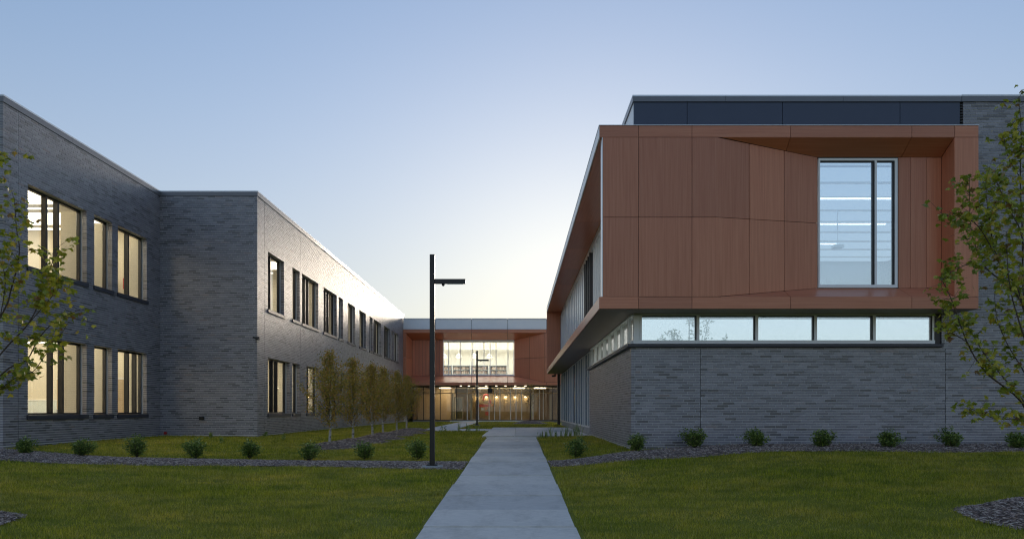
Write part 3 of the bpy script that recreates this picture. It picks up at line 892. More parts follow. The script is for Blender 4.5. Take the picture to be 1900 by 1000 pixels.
# navy parapet on top
MB().box(3.05, 11.56, YR + .05, YR + .3, 6.9, 8.0).box(3.05, 3.3, YR + .3, 51.5, 6.9, 8.0).build('parapet_core', M['gap'], right)
xn = [3.02, (1275 - 960) / 71.43, (1451.8 - 960) / 71.43, (1670 - 960) / 71.43, 11.50]
for a, b in zip(xn[:-1], xn[1:]):
    fpanel(right, [(a, YR, 6.95), (b, YR, 6.95), (b, YR, 7.99), (a, YR, 7.99)], (0, .04, 0), M['navy'], name='parapet_panel', gap=.007)
yn = [YR + .045, 23, 26.5, 30, 33.5, 37, 40.5, 44, 47.5, 51.5]
for a, b in zip(yn[:-1], yn[1:]):
    fpanel(right, [(3.02, a, 6.95), (3.02, b, 6.95), (3.02, b, 7.99), (3.02, a, 7.99)], (.03, 0, 0), M['white_metal'], name='parapet_panel', gap=.007)  # white instead of navy, sky glare put into the colour
for a, b in ((2.99, 5.4), (5.406, 8.45), (8.456, 11.52)):
    MB().box(a, b, YR - .03, YR + .3, 8.0, 8.13).build('coping', M['coping'], right)
    MB().box(a - .004, b + .004, YR - .034, YR + .3, 8.132, 8.170).build('coping_glint', M['coping_top'], right)  # painted sky reflection on top, same on the runs below
for a, b in zip(yn[:-1], yn[1:]):
    MB().box(2.99, 3.3, max(a, YR + .302) + .003, b - .003, 8.0, 8.13).build('coping', M['coping'], right)
    MB().box(2.986, 3.304, max(a, YR + .302) + .003, b - .003, 8.132, 8.170).build('coping_glint', M['coping_top'], right)
for a, b in ((11.53, 15.0), (15.006, 19.0), (19.006, XE)):
    MB().box(a, b, YR - .035, YR + .3, 8.0, 8.14).build('coping', M['coping'], right)
    MB().box(a - .002, b + .004, YR - .039, YR + .3, 8.142, 8.180).build('coping_glint', M['coping_top'], right)
lv = MB()
for k in range(14):
    lv.box(11.505, 11.575, YR + .0, YR + .05, 6.97 + k * .072, 7.01 + k * .072)
lv.build('louvre', M['black'], right)
MB().box(3.3, XE, YR + .3, 51.5, 7.6, 7.7).build('roof', M['roof'], right)
MB().box(XE, XE + .3, YR, 52, V0, 8.1).box(3.3, XE, 52.11, 52.4, V0, 8.1).build('back_wall', M['mortar'], right)

# big window
bw0, bw1 = (1518 - 960) / 73, (1664.5 - 960) / 73
bwf = MB()
g0, g1 = YG - .03, YG + .09
h0, h1 = 3.11, 6.39
bwf.box(bw0, bw1, g0, g1, h0, h0 + .075).box(bw0, bw1, g0, g1, h1 - .06, h1).box(bw0, bw0 + .04, g0, g1, h0 + .075, h1 - .06).box(bw1 - .07, bw1, g0, g1, h0 + .075, h1 - .06)
bwo = bwf.build('picture_window', M['alu'], right)
mxx = (1624 - 960) / 73
MB().box(mxx - .025, mxx + .03, g0 + .001, g1, h0 + .075, h1 - .06).build('mullion', M['alu'], bwo)
MB().box(mxx - .068, mxx - .027, g0 + .02, g1, h0 + .075, h1 - .06).box(bw1 - .105, bw1 - .072, g0 + .02, g1, h0 + .075, h1 - .06).box(bw0 + .04, mxx - .07, g0 + .02, g1, h1 - .085, h1 - .062).box(mxx + .032, bw1 - .106, g0 + .02, g1, h1 - .085, h1 - .062).build('gasket', M['gasket'], bwo)
MB().box(bw0 + .04, mxx - .068, YG + .03, YG + .038, h0 + .075, h1 - .085).build('pane', M['glass_cool'], bwo)
MB().box(mxx + .03, bw1 - .105, YG + .03, YG + .038, h0 + .075, h1 - .085).build('pane', M['glass_cool'], bwo)
MB().box(bw1 + .001, bw1 + .035, YG + .0, YG + .05, gb, gt).box(bw0, bw1, YG + .005, YG + .05, h1 + .001, gt).build('window_reveal', M['gasket'], bwo)
# rooms of the right building
room(right, 3.25, 16.5, YR + .35, 33.5, 2.85, 6.60, M['coolwall'], M['coolwall'], open_sides='ws')
MB().box(10.75, 11.3, YG + .15, YG + .2, 2.8, 6.7).box(3.25, G_x - .05, YG + .15, YG + .2, 2.8, 6.7).build('room_wall', M['coolwall'], right)
for yy, x1 in ((22.0, 12.6), (25.0, 12.2), (28.0, 11.9)):
    panel_lamp(right, 6.2, x1, yy - .04, yy + .04, 6.18, M['lampcool'])
panel_lamp(right, 3.4, 16.3, 20.1, 33.3, 6.598, M['filldim'], 'fill_ceiling')  # whole glowing ceiling added as fill for this room
bf = MB()
for k in range(9):
    bf.box(3.3, 16.4, 20.2 + k * 1.5, 20.28 + k * 1.5, 6.52, 6.58)
bf.build('ceiling_baffle', M['ceiling'], right)
room(right, 3.2, 15.5, YR + .32, 30.6, -.9, 2.46, M['coolwall'], M['coolwall'], open_sides='ws')
MB().box(10.9, 15.5, YR + .3, YR + .34, LED, 2.46).box(3.2, 15.5, YR + .3, YR + .34, -.9, LED).box(3.25, 3.29, YR + .3, 30.6, -.9, LED).build('room_wall', M['coolwall'], right)
panel_lamp(right, 3.3, 15.4, 20.0, 30.5, 2.455, M['fillsoft'], 'fill_ceiling')  # evenly glowing ceiling added to brighten the strip windows
wb = MB()
for k in range(5):
    wb.box(5.0 + k * 2.0, 6.2 + k * 2.0, 30.52, 30.58, 1.0, 2.1)
wb.build('wall_board', M['plaster'], right)
room(right, 3.3, 9.0, 30.95, 51.4, -.9, 2.38, M['greyblue'], M['greyblue'], open_sides='w')
room(right, 3.3, 9.0, 33.6, 51.4, 2.85, 6.6, M['plaster'], open_sides='w')

# ------------------------------------------------------------------ bridge building
YB0 = 64.0; SB = 21.875
bridge = empty('connecting_building', -3, 68, -1.0, 'terracotta fronted link closing the end of the court, glazed ground floor', 'building')
PB = lambda px, s=SB: (px - 960) / s
bx0, bx1 = -9.70, 3.75
xw = [bx0, PB(808), PB(875), PB(942), PB(1014), bx1]
for a, b in zip(xw[:-1], xw[1:]):
    fpanel(bridge, [(a, YB0 + .05, 6.86), (b, YB0 + .05, 6.86), (b, YB0 + .05, 7.72), (a, YB0 + .05, 7.72)], (0, .05, 0), M['white_metal'], gap=.015, name='parapet_panel')
    MB().box(a + .01, b - .01, YB0, YB0 + .4, 7.73, 7.80).build('coping', M['coping_top'], bridge)
MB().box(bx0, bx1, YB0 + .11, YB0 + .3, 6.6, 7.72).build('parapet_core', M['gap'], bridge)
for a, b in ((bx0, PB(875)), (PB(875), PB(942)), (PB(942), PB(1014)), (PB(1014), bx1)):
    fpanel(bridge, [(a, YB0, 6.57), (b, YB0, 6.57), (b, YB0, 6.85), (a, YB0, 6.85)], (0, .05, 0), M['wood_x'], gap=.012, name='fascia_panel')
    fpanel(bridge, [(a, YB0, 2.12), (b, YB0, 2.12), (b, YB0, 2.37), (a, YB0, 2.37)], (0, .05, 0), M['wood_x'], gap=.012, name='fascia_panel')
YG2 = 65.6; lx, lxb = PB(753), (765 - 960) / 21.34
rxw, rxf = (954 - 960) / 21.34, PB(1011)
wx0 = (822 - 960) / 21.34
tb, bb = 6.10, 3.0
for h0, h1 in ((2.37, 4.48), (4.48, 6.57)):
    fpanel(bridge, [(bx0, YB0, h0), (lx, YB0, h0), (lx, YB0, h1), (bx0, YB0, h1)], (0, .05, 0), M['wood_v'], gap=.012)
    q0, q1 = (bb - 2.37) * 0 + h0, h1
    lo = {2.37: bb, 4.48: 4.48, 6.57: tb}
    fpanel(bridge, [(lx, YB0, h0), (lxb, YG2, lo[h0]), (lxb, YG2, lo[h1]), (lx, YB0, h1)], (-.03, .05, 0), M['wood_v'], gap=.012)
    # right splay in two columns
    for s, e in ((0, .5), (.5, 1)):
        def q(t, hh): return (rxw + (rxf - rxw) * t, YG2 + (YB0 - YG2) * t, lo[hh] + (hh - lo[hh]) * t)
        fpanel(bridge, [q(s, h0), q(e, h0), q(e, h1), q(s, h1)], (0, .05, 0), M['wood_v'], gap=.012)
    fpanel(bridge, [(rxf, YB0, h0), (bx1, YB0, h0), (bx1, YB0, h1), (rxf, YB0, h1)], (0, .05, 0), M['wood_v'], gap=.012)
# narrow upright boards left of the window
nb_ = 9
for i in range(nb_):
    a = lxb + (wx0 - lxb) * i / nb_; b = lxb + (wx0 - lxb) * (i + 1) / nb_
    fpanel(bridge, [(a, YG2 - (.03 if i % 2 else 0), bb), (b, YG2 - (.03 if i % 2 else 0), bb), (b, YG2 - (.03 if i % 2 else 0), tb), (a, YG2 - (.03 if i % 2 else 0), tb)], (0, .05, 0), M['wood_v'], gap=.010, name='board')
hb = [(lx, lxb), (PB(875), PB(875, 21.34)), (PB(942), PB(942, 21.34)), (rxf, rxw)]
for (a, a2), (b, b2) in zip(hb[:-1], hb[1:]):
    fpanel(bridge, [(a, YB0, 6.57), (b, YB0, 6.57), (b2, YG2, tb), (a2, YG2, tb)], (0, .0, .05), M['wood_x'], gap=.012, name='head_panel')
    fpanel(bridge, [(a, YB0, 2.37), (b, YB0, 2.37), (b2, YG2, bb), (a2, YG2, bb)], (0, .0, -.05), M['wood_x'], gap=.012, name='sill_panel')
MB().box(bx0, bx1, YB0 + .06, YG2 + .3, 6.63, 6.8).box(bx0, bx1, YG2 + .12, YG2 + .2, tb, 6.7).box(bx0, wx0 - .02, YG2 + .08, YG2 + .2, 2.2, tb).box(rxw + .02, bx1, YG2 + .1, YG2 + .2, 2.2, tb).box(bx0, bx1, YG2 + .12, YG2 + .2, 2.2, bb - .02).build('panel_backing', M['gap'], bridge)
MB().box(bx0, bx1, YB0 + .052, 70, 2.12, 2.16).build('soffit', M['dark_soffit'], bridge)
# library window
lw = MB()
for x in (wx0, rxw - .06): lw.box(x, x + .06, YG2 - .02, YG2 + .1, bb, tb)
lw.box(wx0 + .06, rxw - .06, YG2 - .02, YG2 + .1, bb, bb + .12).box(wx0 + .06, rxw - .06, YG2 - .02, YG2 + .1, tb - .06, tb)
lwo = lw.build('library_window', M['alu'], bridge)
mm = [(p - 960) / 21.34 for p in (832.5, 854, 876, 898, 909.5, 920.5, 942.5)]
for x in mm: MB().box(x - .03, x + .03, YG2 - .015, YG2 + .1, bb + .12, tb - .06).build('mullion', M['alu'], lwo)
ed = [wx0 + .06] + mm + [rxw - .06]
for a, b in zip(ed[:-1], ed[1:]):
    MB().box(a + .03, b - .03, YG2 + .03, YG2 + .04, bb + .12, tb - .06).build('pane', M['glass'], lwo)
room(bridge, -9.3, 2.5, YG2 + .25, 74.0, 2.4, 6.55, M['ceiling'], open_sides='s')
for k in range(6):
    panel_lamp(bridge, -9.0, 2.0, 66.4 + k * 1.25, 66.95 + k * 1.25, 6.35, M['lamplib'])
bfl = MB()
for k in range(13): bfl.box(-9.2, 2.4, 66.1 + k * .6, 66.16 + k * .6, 5.95, 6.2)
bfl.build('ceiling_baffle', M['plaster'], bridge)
# glazed ground floor
YS = 66.0; SS = 1400 / YS
GX_ = lambda px: (px - 960) / SS
gy0, gy1, gtop = -.82, 1.52, 2.0
sg = MB().box(GX_(766), 3.7, YS - .03, YS + .08, gy0 - .06, gy0).box(GX_(766), 3.7, YS - .03, YS + .08, gtop, 2.12).build('storefront', M['bronze'], bridge)
mulls = [768, 786, 802, 817, 837, 847.5, 867, 888, 907.5, 917.5, 927.5, 947.5, 957.5, 968, 989, 1001, 1008, 1025, 1038]
for px in mulls:
    MB().box(GX_(px) - .03, GX_(px) + .03, YS - .06, YS + .08, gy0, gtop).build('mullion', M['alu'] if 860 < px < 1012 else M['bronze'], sg)
MB().box(GX_(766), 3.7, YS - .02, YS + .06, 1.46, 1.53).build('transom', M['oak'], sg)
for a, b in zip(mulls[:-1], mulls[1:]):
    MB().box(GX_(a) + .03, GX_(b) - .03, YS + .02, YS + .03, gy0, gtop).build('pane', M['glass'], sg)
MB().box(GX_(766), GX_(835), YS - .1, YS + .1, -1.3, gy0 - .062).build('plinth', M['conc'], bridge)
MB().box(GX_(986), 3.7, YS - .1, YS + .1, -1.3, gy0 - .062).build('plinth', M['conc'], bridge)
MB().box(GX_(835), GX_(986), YS - .25, YS + .1, -1.3, gy0 - .062).build('plinth', M['board'], bridge)
room(bridge, GX_(766) + .0, 3.7, YS + .15, 71.5, -.88, 2.05, M['walnut'], M['ceiling'], open_sides='s')
MB().box(GX_(766) + .02, GX_(838), 69.0, 69.1, -.88, 2.04).build('cream_partition', M['oak'], bridge)
MB().box(GX_(838), GX_(838) + .12, YS + .2, 69.1, -.88, 1.5).build('oak_post', M['oak'], bridge)
for px in (874, 987, 1022):
    MB().box(GX_(px) - .09, GX_(px) + .09, YS + .3, YS + .42, -.88, 1.5).build('oak_post', M['oak'], bridge)
# inner door
dd = MB().box(GX_(841), GX_(841) + .09, YS + .9, YS + 1.0, -.88, 1.2).box(GX_(856), GX_(856) + .09, YS + .9, YS + 1.0, -.88, 1.2).box(GX_(841) + .09, GX_(856), YS + .9, YS + 1.0, 1.1, 1.2).box(GX_(841) + .09, GX_(856), YS + .9, YS + 1.0, -.1, 0.0).box(GX_(841) + .09, GX_(856), YS + .9, YS + 1.0, -.88, -.72)
dr = dd.build('door', M['oak'], bridge)
MB().box(GX_(841) + .09, GX_(856), YS + .94, YS + .95, -.72, 1.1).build('pane', M['glass'], dr)
MB().box(GX_(855), GX_(855) + .04, YS + .84, YS + .9, -.05, .12).build('handle', M['alu'], dr)
for px in (823, 893, 963, 1003):
    panel_lamp(bridge, GX_(px) - .5, GX_(px) + .5, 67.2, 68.4, 2.0, M['lampwarm'])
for px in (885, 902, 921, 938, 956, 975):
    x = (px - 960) / (1400 / 71.2)
    sc_ = MB().box(x - .05, x + .05, 71.25, 71.45, 1.28, 1.36).build('wall_washer', M['black'], bridge)
    MB().box(x - .06, x + .06, 71.2, 71.42, 1.24, 1.275).build('lamp_face', M['scon'], sc_)
for px in (855, 870, 885, 902, 921, 938, 956, 975):
    MB().lathe(PB(px, 21.5), 65.2, [(.09, 2.10), (.09, 2.119)], 12).build('downlight', emis('downlight_lens', (1, .85, .55), 2.5) if px == 855 else bpy.data.materials['downlight_lens'], bridge)
MB().box(bx0, bx1, 76, 76.3, V0, 7.7).box(bx0 - .2, bx0, YB0 + .7, 76, V0, 7.6).box(bx1, bx1 + .2, YB0, 76, V0, 7.7).build('back_wall', M['mortar'], bridge)
MB().box(bx0, bx1, YB0 + .3, 76, 7.4, 7.5).build('roof', M['roof'], bridge)

#SPLIT

# ------------------------------------------------------------------ lamp posts and wall fittings
def lamp_post(x, y, label):
    g = gh(x, y)
    t = empty('lamp_post', x, y, g, label, 'lamp post', 'lamp posts beside the walkway')
    MB().lathe(x, y, [(.25, g - .1), (.26, g + .03), (.24, g + .055)], 24).build('concrete_base', M['conc'], t, fix=True)
    b = MB().box(x - .125, x + .125, y - .125, y + .125, g + .056, g + .075).build('base_plate', M['pole'], t)
    for sx in (-1, 1):
        for sy in (-1, 1):
            MB().lathe(x + sx * .09, y + sy * .09, [(.02, g + .075), (.02, g + .11), (.008, g + .111), (.008, g + .13)], 6).build('anchor_bolt', M['coping'], b, fix=True)
    top = 3.62 if y < 30 else 3.96
    top = g + 4.88
    MB().box(x - .055, x + .055, y - .06, y + .06, g + .075, top).build('pole', M['pole'], t, bevel=.006)
    MB().box(x - .06, x + .06, y - .065, y + .065, g + 1.15, g + 1.16).build('pole_joint', M['gasket'], t)
    a = MB().box(x + .056, x + .76, y - .045, y + .045, top - .665, top - .56).build('arm', M['pole'], t, bevel=.005)
    MB().lathe(x + .25, y, [(.012, top - .72), (.032, top - .70), (.035, top - .667)], 12).build('sensor', M['black'], a, fix=True)
    MB().box(x + .34, x + .72, y - .036, y + .036, top - .673, top - .664).build('lens', M['board'], a)
lamp_post(-1.95, 17.3, 'nearest and tallest dark bronze lamp post with short side arm, left of the walkway')
lamp_post(-2.62, 49.0, 'farther small lamp post standing in the court before the glazed link building')
wall_lamp = empty('wall_light', XM, YC, 2.65, 'small black floodlight on the upper corner of the brick wing', 'wall light')
MB().box(XM - .05, XM + .09, YC - .07, YC - .012, 2.62, 2.74).build('bracket', M['black'], wall_lamp)
MB().slab([(XM - .10, YC - .08, 2.68), (XM + .10, YC - .08, 2.60), (XM + .12, YC - .08, 2.66), (XM - .08, YC - .08, 2.74)], (0, -.16, 0)).build('lamp_head', M['black'], wall_lamp, fix=True)
ov = empty('wall_outlet', -11.78, YC, -.30, 'small black louvred vent box on the shaded brick end wall', 'wall vent')
MB().box(-11.88, -11.70, YC - .05, YC - .004, -.36, -.24).build('housing', M['black'], ov)
MB().box(-11.87, -11.71, YC - .07, YC - .051, -.27, -.25).box(-11.87, -11.71, YC - .07, YC - .051, -.31, -.29).build('louvre', M['gasket'], ov)
fc = empty('fire_connection', -13.1, YC - .02, -.87, 'small red pipe cap low on the brick wall in the inner corner', 'pipe cap')
MB().tube([(-13.1, YC - .004, -.84), (-13.1, YC - .10, -.84)], .03, 10).build('pipe', M['black'], fc)
MB().tube([(-13.1, YC - .10, -.84), (-13.1, YC - .15, -.84)], .055, 12).build('cap', M['red'], fc)
hl = empty('soffit_speaker', PB(909), 64.6, 2.1, 'black box speaker hanging under the terracotta front of the link', 'speaker')
MB().box(PB(909) - .05, PB(909) + .05, 64.5, 64.7, 1.88, 2.115).build('bracket', M['black'], hl)
MB().box(PB(909) - .20, PB(909) + .20, 64.35, 64.75, 1.48, 1.88).build('housing', M['black'], hl, bevel=.02)
MB().box(PB(909) - .17, PB(909) + .17, 64.33, 64.348, 1.51, 1.85).build('grille', M['gasket'], hl)
cmr = empty('security_camera', 2.6, 51.5, 2.45, 'little black camera below the far end of the box soffit', 'camera')
MB().box(2.52, 2.62, 51.4, 51.5, 2.3, 2.498).build('bracket', M['black'], cmr)
MB().tube([(2.35, 51.35, 2.33), (2.6, 51.4, 2.36)], .06, 8).build('housing', M['black'], cmr)

# ------------------------------------------------------------------ things seen through the windows
def frame_pic(x, y, h, w, hh, mat, label, cat='picture'):
    t = empty('framed_picture', x, y, h, label, cat)
    MB().box(x - w / 2 - .03, x + w / 2 + .03, y - .03, y - .004, h - .03, h + hh + .03).build('frame', M['gasket'], t)
    MB().box(x - w / 2, x + w / 2, y - .035, y - .031, h, h + hh).build('print', mat, t)
def patch_mat(name, cols, sc):
    m, nt, out = newmat(name)
    nz = mapped_noise(nt, sc, detail=3)
    c = ramp(nt, nz.outputs[0], [(.3, cols[0]), (.5, cols[1]), (.7, cols[2])]).outputs[0]
    bsdf(nt, out, c, .5); return m
PA = patch_mat('green_picture', [(.05, .15, .03), (.25, .3, .08), (.55, .3, .08)], 5)
PC = patch_mat('dark_picture', [(.03, .03, .05), (.25, .12, .12), (.4, .35, .3)], 6)
frame_pic(-16.75, YC - .12, 4.45, .75, .5, PA, 'green picture on the classroom wall behind the upper left window')
frame_pic(-15.75, YC - .12, 4.50, .5, .5, PC, 'dark picture beside the green one behind the upper left window')
wbt = empty('whiteboard', -17.6, YC - .12, -.2, 'whiteboard low on the wall behind the lower left window', 'whiteboard')
MB().box(-19.2, -16.2, YC - .14, YC - .104, -.75, .35).build('board', M['board'], wbt)
MB().box(-19.25, -16.15, YC - .15, YC - .102, .352, .39).box(-19.25, -16.15, YC - .19, YC - .102, -.80, -.752).build('rail', M['alu'], wbt)
def shell_chair(x, y, fl, mat, label, rz=0):
    t = empty('classroom_chair', x, y, fl, label, 'chair', 'chairs inside the rooms')
    P_ = []
    for k in range(7):
        a = math.pi * k / 6
        P_.append((x - .23 * math.cos(a), y + .16, fl + .50 + .34 * math.sin(a) ** .6))
    MB().slab([(x - .22, y + .16, fl + .48)] + P_[1:-1] + [(x + .22, y + .16, fl + .48)], (0, .025, 0)).build('backrest', mat, t, fix=True)
    MB().slab([(x - .22, y - .22, fl + .45), (x + .22, y - .22, fl + .45), (x + .2, y + .16, fl + .43), (x - .2, y + .16, fl + .43)], (0, 0, .025)).build('seat', mat, t, fix=True)
    for sx in (-1, 1):
        for sy in (-1, 1):
            MB().tube([(x + sx * .18, y + sy * .16, fl + .44), (x + sx * .22, y + sy * .22, fl)], .013, 6).build('leg', M['alu'], t)
fl0 = snap(-.10) - .8
shell_chair(-14.75, 22.3, fl0, M['brownseat'], 'tan chair back showing just inside the lower left window')
MB_t = empty('teacher_desk', -15.4, 24.6, fl0, 'desk with papers and boxes inside the lower left window', 'desk')
MB().box(-16.6, -14.3, 24.3, 25.0, fl0 + .72, fl0 + .75).build('desk_top', M['board'], MB_t)
for sx in (-16.5, -14.4):
    for sy in (24.4, 24.9): MB().tube([(sx, sy, fl0), (sx, sy, fl0 + .72)], .02, 6).build('leg', M['alu'], MB_t)
tbx = MB().box(-14.9, -14.5, 24.4, 24.7, fl0 + .752, fl0 + .95).build('storage_box', M['greyblue']); tag(tbx, 'grey blue box standing on the desk inside the lower left window', 'box')
fl1 = snap(3.95) - .9
sh_ = empty('book_shelf', -15.6, 27.2, fl1, 'open shelf with dark and red items behind the right upper window of the near wall', 'shelf')
for xx in (-16.2, -15.0): MB().box(xx - .02, xx + .02, 27.6, 27.95, fl1, fl1 + 1.9).build('side_panel', M['oak'], sh_)
for k in range(5):
    MB().box(-16.18, -15.02, 27.6, 27.95, fl1 + .1 + k * .42, fl1 + .13 + k * .42).build('shelf', M['oak'], sh_)
bk_ = MB(); r0_ = random.Random(8)
for k in range(4):
    xx = -16.15
    while xx < -15.15:
        w_ = r0_.uniform(.04, .12); bk_.box(xx, xx + w_ - .01, 27.65, 27.9, fl1 + .131 + k * .42, fl1 + .131 + k * .42 + r0_.uniform(.15, .34)); xx += w_
bk_.build('books', M['chip'], sh_, kind='stuff')
rb = MB().box(-14.6, -14.25, 27.93, 28.04, fl1 + 1.45, fl1 + 1.85).build('red_poster', M['red']); tag(rb, 'small red sheet on the wall behind the right upper window', 'poster')
scr = empty('half_partition', -14.9, 27.4, snap(-.10) - .8, 'half height beige partition behind the right lower window of the near wall', 'partition')
MB().box(-16.6, -13.9, 27.2, 27.26, snap(-.10) - .8, 1.12).build('panel', M['oak'], scr)
MB().box(-16.62, -13.88, 27.19, 27.27, 1.12, 1.16).build('top_rail', M['alu'], scr)
tb2 = empty('cupboard', -14.6, 24.4, fl1, 'low cupboard with teal bins under the upper left window', 'cupboard')
MB().box(-15.2, -14.2, 23.6, 24.8, fl1, fl1 + .95).build('cabinet', M['oak'], tb2)
for k in range(3):
    q = MB().box(-14.65, -14.30, 23.68 + k * .36, 23.98 + k * .36, fl1 + .952, fl1 + 1.18).build('storage_bin', M['teal'])
    tag(q, ['teal bin nearest the camera on the classroom cupboard', 'teal bin in the middle on the classroom cupboard', 'teal bin farthest from the camera on the classroom cupboard'][k], 'bin', 'teal bins on the cupboard')
# upper hall room: a long table with chairs turned up on it
tt = empty('cafe_table', 8.9, 23.2, 2.85, 'long pale blue table inside the large upper window', 'table')
MB().box(7.6, 10.1, 22.8, 23.6, 3.58, 3.62).build('table_top', M['chairblue'], tt)
for sx in (7.7, 10.0):
    for sy in (22.9, 23.5): MB().tube([(sx, sy, 2.85), (sx, sy, 3.58)], .025, 6).build('leg', M['alu'], tt)
names = ['leftmost', 'second', 'third', 'fourth']
for k in range(4):
    x = 7.9 + k * .58
    t = empty('upturned_chair', x, 23.2, 3.62, names[k] + ' from the left of the chairs turned up on the table behind the large window', 'chair', 'chairs turned up on the table')
    MB().box(x - .21, x + .21, 23.0, 23.4, 3.625, 3.65).build('seat', M['chairblue'], t)
    MB().slab([(x - .2, 23.40, 3.60), (x + .2, 23.40, 3.60), (x + .18, 23.44, 3.20), (x - .18, 23.44, 3.20)], (0, .02, 0)).build('backrest', M['chairblue'], t, fix=True)
    for sx in (-1, 1):
        for sy in (-1, 1): MB().tube([(x + sx * .17, 23.2 + sy * .16, 3.65), (x + sx * .22, 23.2 + sy * .21, 4.10)], .012, 6).build('leg', M['alu'], t)
pr_ = empty('ceiling_projector', 10.45, 24.6, 5.5, 'small white projector hanging behind the right pane of the large window', 'projector')
MB().box(10.3, 10.62, 24.5, 24.8, 5.28, 5.40).build('housing', M['board'], pr_, bevel=.02)
MB().tube([(10.46, 24.65, 5.4), (10.46, 24.65, 6.55)], .02, 6).build('stem', M['alu'], pr_)
# link building interior: shelving, pendants, hanging red artwork
for i, x in enumerate((-8.6, -6.9, -5.2, -3.5, -1.8)):
    t = empty('bookcase', x, 70.2, 2.4, ['leftmost', 'second from left', 'middle', 'second from right', 'rightmost'][i] + ' grey blue bookcase inside the wide upper window of the link', 'bookcase', 'bookcases in the library')
    MB().box(x - .8, x - .76, 70.0, 70.4, 2.4, 4.2).box(x + .76, x + .8, 70.0, 70.4, 2.4, 4.2).box(x - .76, x + .76, 70.38, 70.4, 2.4, 4.2).build('carcass', M['greyblue'], t)
    for k in range(5): MB().box(x - .76, x + .76, 70.01, 70.378, 2.6 + k * .38, 2.63 + k * .38).build('shelf', M['board'], t)
    bks = MB(); r_ = random.Random(i)
    for k in range(4):
        xx = x - .74
        while xx < x + .70:
            w_ = r_.uniform(.03, .07); bks.box(xx, xx + w_ - .004, 70.06, 70.3, 2.632 + k * .38, 2.632 + k * .38 + r_.uniform(.2, .31)); xx += w_
    bks.build('books', M['chip'], t, kind='stuff')
for i, px in enumerate((824, 851, 880, 908)):
    x = (px - 960) / 20.6
    t = empty('pendant_lamp', x, 68.0, 4.9, ['leftmost', 'second from left', 'third from left', 'rightmost'][i] + ' white bell pendant lamp in the wide upper window of the link', 'lamp', 'library pendant lamps')
    MB().lathe(x, 68.0, [(.30, 4.75), (.22, 4.95), (.06, 5.10), (.04, 5.2)], 16).build('lamp_shade', M['ceiling'], t, fix=True)
    MB().tube([(x, 68.0, 5.2), (x, 68.0, 5.95)], .012, 5).build('cord', M['alu'], t)
    MB().lathe(x, 68.0, [(.20, 4.74), (.22, 4.749)], 12).build('bulb', M['lampwarm'], t, fix=True)
art = empty('hanging_artwork', (898 - 960) / 20.6, 68, 1.4, 'red abstract banner of blocks and ribbons behind the ground floor glazing', 'artwork')
ax = (900 - 960) / 20.6
r_ = random.Random(3)
for k, (dx, h0_, w_, hh_, mt) in enumerate([(-.45, .62, .32, .30, 'oak'), (-.08, .62, .30, .30, 'oak'), (.30, .60, .26, .34, 'red'), (-.60, .30, 1.05, .24, 'red'), (.55, .36, .18, .2, 'orange'), (-.35, .02, .22, .22, 'board'), (0.0, .05, .18, .18, 'orange'), (.02, -.45, .3, .35, 'red')]):
    MB().box(ax + dx, ax + dx + w_, 68 - .03 - k * .012, 68.0 - k * .012, h0_, h0_ + hh_).build('block', M[mt], art, bevel=.01)
MB().tube([(ax + .1 + .25 * math.cos(a), 67.88, 1.05 + .38 * math.sin(a)) for a in np.linspace(.3, 3.6, 12)], .07, 6).build('ribbon', M['red'], art)
MB().tube([(ax - .45, 67.98, .9), (ax - .45, 67.98, 2.04)], .006, 4).tube([(ax + .4, 67.98, .9), (ax + .4, 67.98, 2.04)], .006, 4).build('wire', M['alu'], art, kind='stuff')

# ------------------------------------------------------------------ mulch beds
def strip_left(x):  # far edge, near edge of the left mulch strip
    if x > -3: return 18.7, 17.25
    return 18.7 + 1.0 * max(0, min(1, (-x - 10) / 3)), 17.25
def left_edge_y(x):
    t = max(0, min(1, (-x - 9.5) / 3.5)); return 18.75 + .8 * t, 17.1 + .2 * math.sin(x * .9)
def right_edge_y(x):
    t = max(0, min(1, (x - 1.0) / 3.0)); return 18.9 + .62 * t * t, 17.55 + .15 * math.sin(x * 1.1) - .35 * max(0, 1 - abs(x - 2) / 3)
def bed_sheet(name, xs_, edge, label):
    t = empty(name, (xs_[0] + xs_[-1]) / 2, 18.3, gh((xs_[0] + xs_[-1]) / 2, 18.3), kind='structure')
    vs_, fs_ = [], []
    K = 6
    for x in xs_:
        a, b = edge(x)
        for k in range(K + 1):
            y = b + (a - b) * k / K
            vs_.append((x, y, gh(x, y) + .012 + .035 * math.sin(math.pi * k / K)))
    for i in range(len(xs_) - 1):
        for k in range(K):
            q = i * (K + 1) + k
            fs_.append((q, q + K + 1, q + K + 2, q + 1))
    MB().add(vs_, fs_).build('mulch_soil', M['mulchbed'], t, smooth=True)
    return t
def chips(pts_fn, n, name, parent, L=(.03, .08)):
    """n bark shreds lying on a surface; pts_fn(k) -> x, y, h"""
    vs_, fs_ = [], []
    r_ = random.Random(n)
    for k in range(n):
        x, y, h = pts_fn(r_)
        l = r_.uniform(*L) * .5; w = r_.uniform(.005, .012); t = r_.uniform(.002, .005)
        a = r_.uniform(0, math.pi); tl = r_.uniform(-.35, .35)
        u = Vector((math.cos(a) * math.cos(tl), math.sin(a) * math.cos(tl), math.sin(tl)))
        v = Vector((-math.sin(a), math.cos(a), r_.uniform(-.4, .4)))
        wn_ = u.cross(v).normalized()
        c = Vector((x, y, h + .008))
        b = len(vs_)
        vs_ += [c - u * l - v * w, c + u * l - v * w * .4, c + u * l + v * w * .5, c - u * l + v * w, c - u * l * .2 + wn_ * t * 2]
        fs_ += [(b, b + 1, b + 4), (b + 1, b + 2, b + 4), (b + 2, b + 3, b + 4), (b + 3, b, b + 4), (b, b + 3, b + 2, b + 1)]
    return MB().add(vs_, fs_).build(name, M['chip'], parent, kind='stuff')
